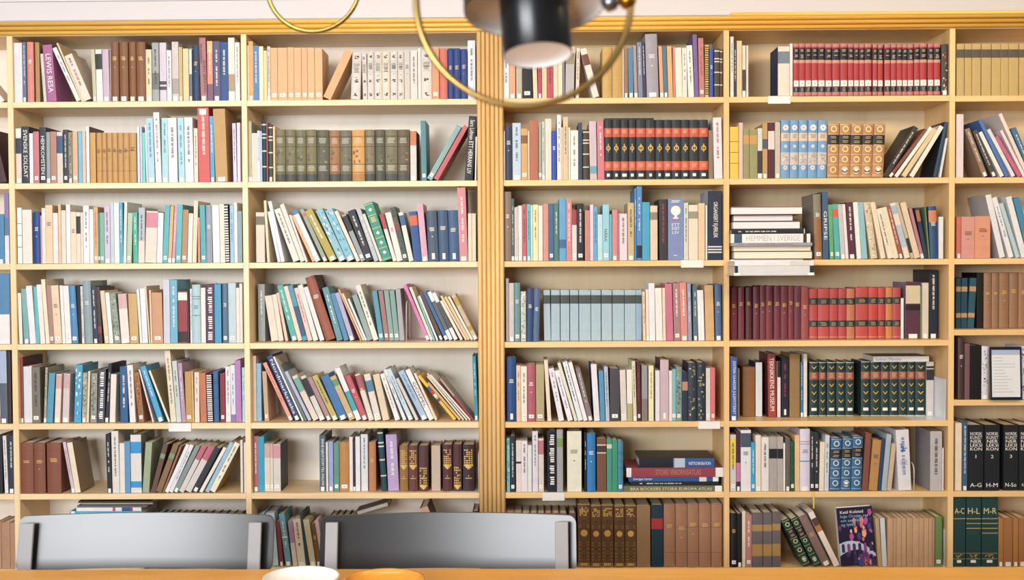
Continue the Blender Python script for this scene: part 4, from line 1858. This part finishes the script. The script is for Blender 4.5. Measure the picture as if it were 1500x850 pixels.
# white holder hooked over the shelf edge, with two binders in it
SB = -0.155
zA, zB = at(*c3(450, 850 + 20), SB).z, shelf_z('D', 3) + 0.0004
zbot = at(1130, 403.0, SB).z
x0, x1 = at(1074.6, 400, SB).x, at(1192.5, 400, SB).x
root = empty('hanging_holder', ((x0 + x1) / 2, -0.08, zbot))
o_ = Matrix.Translation(-root.location)
wm = mat('eceaea', 'gloss')
def hp(nm, *a):
    m = MB(); m.bbox(*a, wm, 0.0008, 1); t = MB(); t.add(m, o_); t.build(nm, root)
hp('floor_plate', x0, x1, SB - .004, -0.0012, zbot - .002, zbot)
hp('back_plate', BAYX['D'][0] + .004, x1, -0.0024, -0.0010, zbot - .002, shelf_z('D', 3) + .0022)
hp('hook_lip', BAYX['D'][0] + .004, x1, -0.0024, 0.075, shelf_z('D', 3) + .0004, shelf_z('D', 3) + .0020)
hp('corner_lip', x0, x0 + .024, SB - .004, SB - .0025, zbot, zbot + .008)
hp('corner_lip', x1 - .024, x1, SB - .004, SB - .0025, zbot, zbot + .008)
tag(root, 'white holder with corner lips hanging below the third shelf under the stack', 'holder')
zmid = at(1130, 389.5, SB).z; ztop = at(1130, 382.3, SB).z
flat_book(x0 + .004, x1 - .004, zbot + .0006, zmid, SB, .148, 'd4d8de', 'pale grey binder with navy ends lowest in the hanging holder', G, bands=((0, .042, '1e2a40'), (.958, 1, '1e2a40')))
flat_book(x0 + .004, x1 - .002, zmid + .0003, ztop, SB, .148, 'e6e8ee', 'white folder lying on the grey binder in the hanging holder', G, bands=((.70, .95, 'd6d6d4'),))
# single ones
c2x = lambda x, y: (880 + x / 6.537, 150 + y / 6.537)
ztop = max(b.z0 + b.h for b in BOOKS if b.cell == 'C2' and b.hex == '222c34') + .0004
flat_book(at(*c2x(34, 160)).x, at(*c2x(512, 160)).x, ztop, ztop + .0065, .012, .2, '33333a', 'thin black folder lying across tops of the black and orange volumes', None)
c5 = lambda x, y: (1240 + x / 5.31, 475 + y / 5.31)
gs = [b for b in BOOKS if b.cell == 'D5' and b.hex == '1e3e40']
ztop = max(b.z0 + b.h for b in gs) + .0004
flat_book(at(*c5(203, 270), .11).x, at(*c5(634, 270), .11).x, ztop, at(*c5(400, 248), .11).z, .1, .14, 'eceef0', 'white paperback lying flat on the green volumes with gilt chevrons', None, cover='8a8880', text='Gudrun i Marocko', tcol='8a98a8', trange=(.03, .5), opt=('p',))
# stack left of centre behind the left chair
G = 'books lying flat on the seventh shelf, outer left bay'
a7 = lambda y: at(150, 720 + y / 6.537, .02).z
xs = lambda p: at(p, 750, .02).x
zc = shelf_z('A', 7) + .0004
zl = a7(262)
for k in range(3):
    z1 = zc + (zl - (shelf_z('A', 7) + .0004)) / 3
    flat_book(xs(101), xs(208), zc, z1, .02, .2, ('d8d4cc', '8a8c90', 'e6e6ea')[k], ('cream', 'grey', 'white')[k] + ' thick book low in the stack hidden behind the left chair', G)
    zc = z1
for xa, xb, ya, hx_, fr, lab_, kw in ((102, 208, 190, '38b0d4', 'spine', 'bright blue book with white lettering showing just above the left chair', dict(text='ROBINSON SETTER SEIL MOT VEST', trange=(.16, .92), bands=((.02, .07, 'eef2f4'),))),
                                  (112, 207, 155, 'eeecf0', 'spine', 'white book with red and blue marks lying above the bright blue book', dict(bands=((.56, .60, 'c83a5a'), (.66, .70, 'e8e8f0'), (.70, .84, '2a5a98'), (.84, .87, 'c83a5a')))),
                                  (113, 214, 136, '6a6a70', 'spine', 'thin dark grey book second from top of the flat stack', {}),
                                  (116, 222, 110, 'b8b0a4', 'fore', 'pale paged book near the top of the flat stack', {}),
                                  (115, 222, 92, '3a2420', 'spine', 'dark brown book topmost of the flat stack', {})):
    z1 = a7(ya)
    if z1 - zc < .005: z1 = zc + .005
    flat_book(xs(xa), xs(xb), zc, z1, .02 if fr == 'spine' else .024, .19, hx_, lab_, G, front=fr, **kw)
    zc = z1
# tilted book lying behind the right chair
pl = at(519, 760, .03); pr = at(567, 742, .03)
flat_book(pl.x, pl.x + .128, pl.z - .005, pl.z + .013, .03, .16, '77757c', 'grey book with white page edges lying tilted behind the right chair', None, front='fore', cover='77757c', tilt=math.atan2(pr.z - pl.z, pr.x - pl.x) * .8)
# ------------------------------------------------------------------ picture-covered book facing out
z7 = shelf_z('D', 7) + .0004
x0, x1 = at(1231.3, 800, .02).x, at(1283.2, 800, .02).x
zt = at(1250, 746, .02).z; hh = zt - z7
root = empty('book', (x0, .012, z7 + .0022), (-0.06, -0.07, 0.0))
c = MB(); W = x1 - x0
nav = mat('25213c', 'gloss')
c.box(0, W, 0, .002, 0, hh, nav); c.box(0, W, .026, .028, 0, hh, mat('e6e4ea', 'flat')); c.box(0, .002, .002, .026, 0, hh, mat('dcdce6', 'flat'))
def art(pts, m, off): c.face([(p[0] * W, -off, p[1] * hh) for p in pts], m)
RA = random.Random(4)
for _ in range(70):
    px_ = RA.gauss(.66, .2); pz_ = RA.choice((RA.gauss(.62, .13), RA.gauss(.16, .1)))
    px_ = min(.93, max(.05, px_)); pz_ = min(.9, max(.04, pz_)); r0 = RA.uniform(.015, .05)
    k = RA.random() * 3; hx_ = RA.choice(('b04a98', '7a3a8a', 'e06a5a', '3a3a88', '5a3070', 'f0a878', '302a5a'))
    art([(px_ + r0 * 1.5 * math.cos(k + a), pz_ + r0 * math.sin(k + a) * 1.6) for a in (0, 1.2, 2.3, 3.6, 4.9)], mat(hx_, 'flat'), .0003 + .00001 * _)
n = 10
for i in range(n):   # pale arched bridge across the cover
    a, b_ = i / n, (i + 1) / n
    f1 = lambda u: .30 + .14 * (1 - (2 * u - .6) ** 2) * .9; f0 = lambda u: .10 + .12 * (1 - (2 * u - .9) ** 2)
    art([(a, f0(a) + .05), (b_, f0(b_) + .05), (b_, f1(b_)), (a, f1(a))], mat('b8c8ea', 'flat'), .0012)
for i in range(6):
    u = .06 + .155 * i; art([(u, .23), (u + .085, .23), (u + .085, .36), (u + .04, .385), (u, .36)], mat(('2a2a50', '8a3a88', '3a2a58')[i % 3], 'flat'), .0015)
c.build('cover', root)
pg = MB(); pg.box(.002, W - .002, .002, .026, .003, hh - .003, mat('f0eee8', 'paper')); pg.build('pages', root)
tt = MB()
for k, (s_, hx_) in enumerate((('Ketil Kolstad', 'f4f4f6'), ('Inga Orsten vet', '8ac0d8'), ('om sødvand', '8ac0d8'), ('og lykke', '8ac0d8'))):
    vs, fs, a0, a1, b0, b1 = text_mesh(s_)
    kx = min(W * .9 / (a1 - a0), .0168); tt.grid([(.012 + (v[0] - a0) * kx, -.0022, hh * (.90 - .072 * k) + v[1] * kx * .95) for v in vs], fs, mat(hx_, 'flat'))
tt.build('title_lettering', root)
tag(root, 'dark violet book facing out with pale blue bridge picture on its cover', 'book')
# yellow ribbon hanging from a book
m = MB(); xr_ = at(1191, 735).x; zt = shelf_z('D', 6)
pts = [(xr_ - .003, .0025, zt + .0008), (xr_ - .002, -.002, zt + .0008), (xr_, -.004, zt - .004), (xr_ + .001, -.0045, zt - .03), (xr_ + .0015, -.004, at(1192, 745).z)]
for a, b_ in zip(pts, pts[1:]):
    m.face([(a[0] - .0025, a[1], a[2]), (a[0] + .0025, a[1], a[2]), (b_[0] + .0025, b_[1], b_[2]), (b_[0] - .0025, b_[1], b_[2])], mat('e6cc3c', 'flat'))
tag(m.build('bookmark_ribbon'), 'yellow bookmark ribbon hanging over the sixth shelf edge', 'ribbon')
# ------------------------------------------------------------------ shelf label holders
G = 'white label holders clipped on shelf edges'
for bay, row, xa, xb, yb, lab_ in (('D', 1, 1125, 1158, 152, 'white label holder clipped on the top shelf below a cream-spined book'),
                             ('C', 3, 997.5, 1030.7, 392.3, 'white label holder on third shelf edge near a navy book'),
                             ('A', 5, 247, 280, 632.5, 'white label holder on fifth shelf edge of the outer left bay'),
                             ('C', 5, 1022.7, 1055, 628.6, 'white label holder on fifth shelf edge right of the pilaster'),
                             ('C', 6, 794.6, 827, 733.8, 'white label holder on sixth shelf edge right of the pilaster')):
    zt = shelf_z(bay, row); a, c_ = at(xa, yb, -.003).x, at(xb, yb, -.003).x; zb = at(xa, yb, -.003).z
    root = empty('label_holder', ((a + c_) / 2, -.002, zt)); o_ = Matrix.Translation(-root.location)
    for nm, box in (('front_plate', (a, c_, -.0034, -.0012, zb, zt + .0018)), ('top_lip', (a, c_, -.0034, .002, zt + .0003, zt + .0018))):
        q = MB(); q.bbox(*box, mat('ece8e4', 'gloss'), .0005, 1); t_ = MB(); t_.add(q, o_); t_.build(nm, root)
    tag(root, lab_, 'label holder', G)
# ------------------------------------------------------------------ book ends
def bookend(x, s, z, h, d, foot, hexc, label, solid=False, kind='gloss'):
    root = empty('bookend', (x, s, z + .0001))
    m = mat(hexc, kind)
    q = MB()
    if solid: q.bbox(0, .002, 0, d, .0001, h, m, .0006, 1); q.build('upright_plate', root)
    else:
        r_ = .03
        pts = [(0, 0, .002)] + [(0, 0, h - r_)] + [(0, r_ - r_ * math.cos(a), h - r_ + r_ * math.sin(a)) for a in [math.pi * k / 12 for k in range(1, 6)]] + [(0, d - r_ + r_ * math.sin(a), h - r_ + r_ * math.cos(a)) for a in [math.pi * k / 12 for k in range(0, 7)]] + [(0, d, .002)]
        q.tube(pts, .0018, m, 8); q.build('wire_upright', root)
    q = MB(); q.bbox(min(0, foot), max(0, foot), .002, d, .0001, .0008, m, .0002, 1); q.build('foot_plate', root)
    tag(root, label, 'bookend', 'metal bookends on the shelves')
    return root
def zat(bay, row): return shelf_z(bay, row)
bookend(at(595.5, 500, .03).x, .03, zat('B', 4), at(600, 442, .03).z - zat('B', 4), .12, .14, 'd8d0c8', 'metal wire bookend left of a pink leaning book on the fourth shelf')
bookend(BAYX['B'][1] - .0028, .012, zat('B', 6), at(697, 664, .012).z - zat('B', 6), .15, -.11, 'd4d0d0', 'wire bookend right of dark gilt volumes on the sixth shelf by the pilaster')
bookend(at(1384.6, 612, .012).x, .012, zat('D', 5), at(1384, 556, .012).z - zat('D', 5), .14, -.12, 'e8ecf2', 'white plate bookend right of the green chevron volumes', True)
bookend(BAYX['D'][1] - .0052, .02, zat('D', 7), at(1384, 776, .02).z - zat('D', 7), .13, -.05, 'e4e6ea', 'white plate bookend beside a green book on the seventh shelf', True)
bookend(at(1337.5, 715, .03).x, .02, zat('D', 6), .1, .13, -.1, 'd8d8de', 'pale metal bookend under a white book with blue emblem on sixth shelf')
# ------------------------------------------------------------------ framed page on the fifth shelf, right edge
zf = zat('E', 5) + .0012
x0, x1 = at(1448.7, 560).x, at(1494.8, 560).x; hh = at(1470, 508).z - zf
root = empty('framed_notice', (x0, -.017, zf), (-.05, 0, 0)); W = x1 - x0
q = MB(); bl = mat('141a30', 'gloss')
q.bbox(0, .0055, 0, .008, 0, hh, bl, .0008, 1); q.bbox(W - .0055, W, 0, .008, 0, hh, bl, .0008, 1); q.bbox(.0055, W - .0055, 0, .008, 0, .011, bl, .0008, 1); q.bbox(.0055, W - .0055, 0, .008, hh - .011, hh, bl, .0008, 1)
q.build('frame', root)
q = MB(); q.box(.004, W - .004, .003, .006, .006, hh - .006, mat('e2e6ec', 'flat'))
q.box(.006, W - .006, .0026, .003, hh - .030, hh - .012, mat('a6bcdc', 'flat'))
RA = random.Random(2)
for k in range(12):
    zl = hh - .042 - .0115 * k; q.box(.014, W - RA.uniform(.02, .07), .0026, .003, zl, zl + .0022, mat('b4bac4', 'flat'))
q.build('printed_page', root)
tag(root, 'dark framed pale page leaning on striped spines on the fifth shelf', 'frame')

# ------------------------------------------------------------------ table
YE = -1.01
zt = at(750, 833.0, YE).z
root = empty('table', (0, -1.6, 0))
q = MB(); q.bbox(-1.75, 1.75, -.60, -1.6 * -1 + YE, zt - .032, zt, TABLEW, .004, 2); q.build('tabletop', root)
for sx in (-1.62, 1.62):
    for sy in (-.5, .49):
        q = MB(); q.bbox(sx - .035, sx + .035, sy - .035, sy + .035, 0, zt - .032, TABLEW, .004, 2); q.build('leg', root)
for y0 in (-.47, .45):
    q = MB(); q.bbox(-1.585, 1.585, y0, y0 + .02, zt - .112, zt - .032, TABLEW, .002, 1); q.build('apron', root)
tag(root, 'long honey pine table in the foreground with knots in its top', 'table')
ZT = zt
# bowls
def bowl(name, cx_, ytop, wpx, Y, hgt, m, label, cat, thick=.004, foot=.5):
    c_ = at(cx_, ytop, Y); r_ = wpx / 2 * (Y + DC) / F
    root = empty(name, (c_.x, Y, ZT + .0004))
    out = [(0, 0), (r_ * foot, 0), (r_ * foot * 1.03, hgt * .08)] + [(r_ * (foot + (1 - foot) * math.sin(a)), hgt * (1 - math.cos(a) * .92)) for a in [math.pi / 2 * k / 8 for k in range(1, 9)]]
    inn = [(p[0] - thick, p[1] + (0 if k == len(out) - 1 else thick * .6)) for k, p in enumerate(out) if p[0] > r_ * foot]
    q = MB(); q.lathe(out + inn[::-1] + [(0.0001, hgt * .12 + thick)], m, 56); fix_normals(q.build('bowl_body', root))
    return tag(root, label, cat)
bowl('bowl', 441, 845, 112, -1.21, .036, mat('f2ebe6', 'gloss'), 'shallow white bowl on the near pine table, below the gap between chairs', 'bowl')
bowl('wooden_bowl', 562, 848, 122, -1.235, .034, wood('bowl_wood', 'c47a24', 'e09a3c', 'x', 14, .25), 'honey-coloured wooden bowl on the pine table right of the white bowl', 'bowl', .006)
# ------------------------------------------------------------------ chairs
def chair(xl, xr, pl0, pl1, pr0, pr1, label):
    YB = -.80
    zc_t = at((xl + xr) / 2, 760.5, YB).z
    x0, x1 = at(xl, 800, YB).x, at(xr, 800, YB).x
    xc = (x0 + x1) / 2; W = x1 - x0; H = .162
    root = empty('armchair', (xc, YB, 0))
    shell = mat('1f1e20', 'lacquer'); steel = mat('a8a8ac', 'flat')
    # backrest: a wide slightly bowed panel with rounded corners, tipped back
    q = MB(); n = 28; r_ = .022; zb = zc_t - H; tip = .22; th_ = .011
    def y_of(x, z): return .046 * (1 - (2 * x / W) ** 2) + (z - zb) * tip
    def z_lim(x):
        e = W / 2 - abs(x)
        return 0 if e >= r_ else r_ - math.sqrt(max(0, r_ * r_ - (r_ - e) ** 2))
    cols = []
    xsq = sorted(set([-W / 2 + W * k / n for k in range(n + 1)] + [sg * (W / 2 - r_ * (1 - math.cos(a))) for sg in (-1, 1) for a in [math.pi / 2 * k / 6 for k in range(7)]]))
    nr = 6
    vs = []
    for side in (0, 1):
        for x in xsq:
            for j in range(nr + 1):
                zz_ = zb + z_lim(x) + (H - 2 * z_lim(x)) * j / nr
                vs.append((x, y_of(x, zz_) + side * th_, zz_))
    nx = len(xsq); fs = []; fe = []
    for i in range(nx - 1):
        for j in range(nr):
            a = i * (nr + 1) + j; b_ = a + nr + 1; o2 = nx * (nr + 1)
            fs.append((a, b_, b_ + 1, a + 1)); fs.append((o2 + a, o2 + a + 1, o2 + b_ + 1, o2 + b_))
        a = i * (nr + 1); b_ = a + nr + 1
        fe.append((a, a + o2, b_ + o2, b_)); fe.append((a + nr, b_ + nr, b_ + nr + o2, a + nr + o2))
    for i in (0, nx - 1):
        for j in range(nr):
            a = i * (nr + 1) + j; fe.append((a, a + 1, a + 1 + o2, a + o2))
    q.grid(vs, fs, shell, True); q.grid(vs, fe, shell, False); q.build('backrest', root)
    # two flat uprights in front of the panel, running down to the seat frame
    for p0, p1 in ((pl0, pl1), (pr0, pr1)):
        xm = at((p0 + p1) / 2, 800, YB).x - xc; w_ = (p1 - p0) * (YB + DC) / F
        q = MB(); ztop = at(400, 766.5, YB).z
        prof = []
        yy = y_of(xm, zb) - .03
        m_ = MB(); m_.bbox(-w_ / 2, w_ / 2, -.006, .006, .44, ztop, steel, .003, 2)
        sh = Matrix.Translation((xm, yy, 0)) @ Matrix(((1, 0, .03 if False else 0, 0), (0, 1, .20, -.20 * .70), (0, 0, 1, 0), (0, 0, 0, 1)))
        q.add(m_, sh); q.build('upright', root)
        q = MB(); q.tube([(xm, yy + .20 * (zb + H * .5 - .70), zb + H * .5), (xm, y_of(xm, zb + H * .5) + .002, zb + H * .5)], .007, steel, 10); q.build('spacer', root)
    q = MB(); q.bbox(-W / 2 + .05, W / 2 - .05, -.50, -.04, .43, .455, shell, .01, 3); q.build('seat', root)
    for sx in (-1, 1):
        for sy in (-.46, -.07):
            q = MB(); q.tube([(sx * (W / 2 - .1), sy, .43), (sx * (W / 2 - .085), sy, 0.0)], .012, steel, 12); q.build('leg', root)
    return tag(root, label, 'chair', 'grey armchairs at the far side of the table')
chair(21.5, 398, 29.5, 50, 364, 383, 'dark glossy armchair behind the table in front of the outer left bay')
chair(467, 844.5, 477, 495.5, 813, 832.5, 'dark glossy armchair behind the table in front of the pilaster')
# ------------------------------------------------------------------ pendant lamp close to the camera
YL = -2.5; k_ = (YL + DC) / F
bk_ = mat('17171a', 'gloss'); wh_ = mat('fdfaf8', 'flat'); brass = mat('b79a5c', 'metal')
c0 = at(783, 14, YL)
root = empty('pendant_lamp', c0)
TM = Matrix.Rotation(math.radians(-11), 4, 'X') @ Matrix.Rotation(math.radians(-3.5), 4, 'Y')
def lathe_part(nm, prof, m):
    q = MB(); q.lathe(prof, m, 64, TM); return q.build(nm, root)
R1 = 103 * k_; R2 = 50.5 * k_; L2 = 70 * k_
lathe_part('wide_shade', [(R2 * 1.0, .072), (R1 * .995, .070), (R1, .066), (R1, .002), (R1 - .0012, 0), (R1 - .002, .001)], bk_)
lathe_part('shade_lining', [(R1 - .0021, .001), (R1 - .003, .012), (R2 + .0005, .014)], wh_)
lathe_part('cylinder_shade', [(.006, .085), (R2 * .97, .085), (R2, .08), (R2, -L2), (R2 - .001, -L2 - .001), (R2 - .002, -L2)], bk_)
lathe_part('cylinder_lining', [(R2 - .0021, -L2), (R2 - .003, -L2 + .004), (R2 * .6, -L2 + .006), (.0005, -L2 + .006)], mat('fdfaf8', 'lining_glow'))
cr = at(767, -1, YL); rr = 156.5 * k_
q = MB(); q.tube([Vector((cr.x - c0.x + rr * math.cos(a), .012 * math.sin(a), cr.z - c0.z + rr * math.sin(a))) for a in [2 * math.pi * j / 96 for j in range(96)]], .0051, brass, 12, True); q.build('hoop', root)
q = MB(); bb = at(919, 1, YL) - c0
q.lathe([(.0001, -.013), (.008, -.011), (.013, -.002), (.013, .004), (.008, .011), (.0001, .013)], mat('c08a28', 'metal'), 24, Matrix.Translation(bb)); q.build('hoop_knob', root)
q = MB(); b2 = at(894, 3, YL) - c0
q.lathe([(.0001, -.013), (.010, -.011), (.014, .0), (.010, .011), (.0001, .013)], mat('9a9ca4', 'metal'), 24, Matrix.Translation(b2) @ Matrix.Rotation(.9, 4, 'Y')); q.build('hoop_joint', root)
q = MB(); q.tube([b2 + Vector((0, 0, 0)), bb], .004, brass, 10); q.tube([Vector((0, 0, .08)), Vector((cr.x - c0.x, .01, cr.z - c0.z + rr))], .0045, brass, 10); q.build('hoop_arm', root)
q = MB(); q.tube([(cr.x - c0.x, .01, cr.z - c0.z + rr), (cr.x - c0.x, .01, 2.85 - c0.z)], .0025, mat('2a2a2c', 'flat'), 8); q.build('cord', root)
tag(root, 'black cylindrical pendant lamp with wide flange and brass hoop hanging close overhead', 'lamp')
# smaller loop of cable to its left, farther back
YL2 = -1.55; k2 = (YL2 + DC) / F
c0 = at(459, -21, YL2); rr = 67.5 * k2
root = empty('hanging_hoop', c0)
q = MB(); q.tube([Vector((rr * math.cos(a), .008 * math.sin(a), rr * math.sin(a))) for a in [2 * math.pi * j / 80 for j in range(80)]], .0052, mat('8f7f48', 'metal'), 12, True); q.build('hoop', root)
q = MB(); q.tube([(0, 0, rr), (0, 0, 2.85 - c0.z)], .0025, mat('2a2a2c', 'flat'), 8); q.build('cord', root)
tag(root, 'olive brass hoop hanging at the top edge, left of the black lamp', 'lamp')
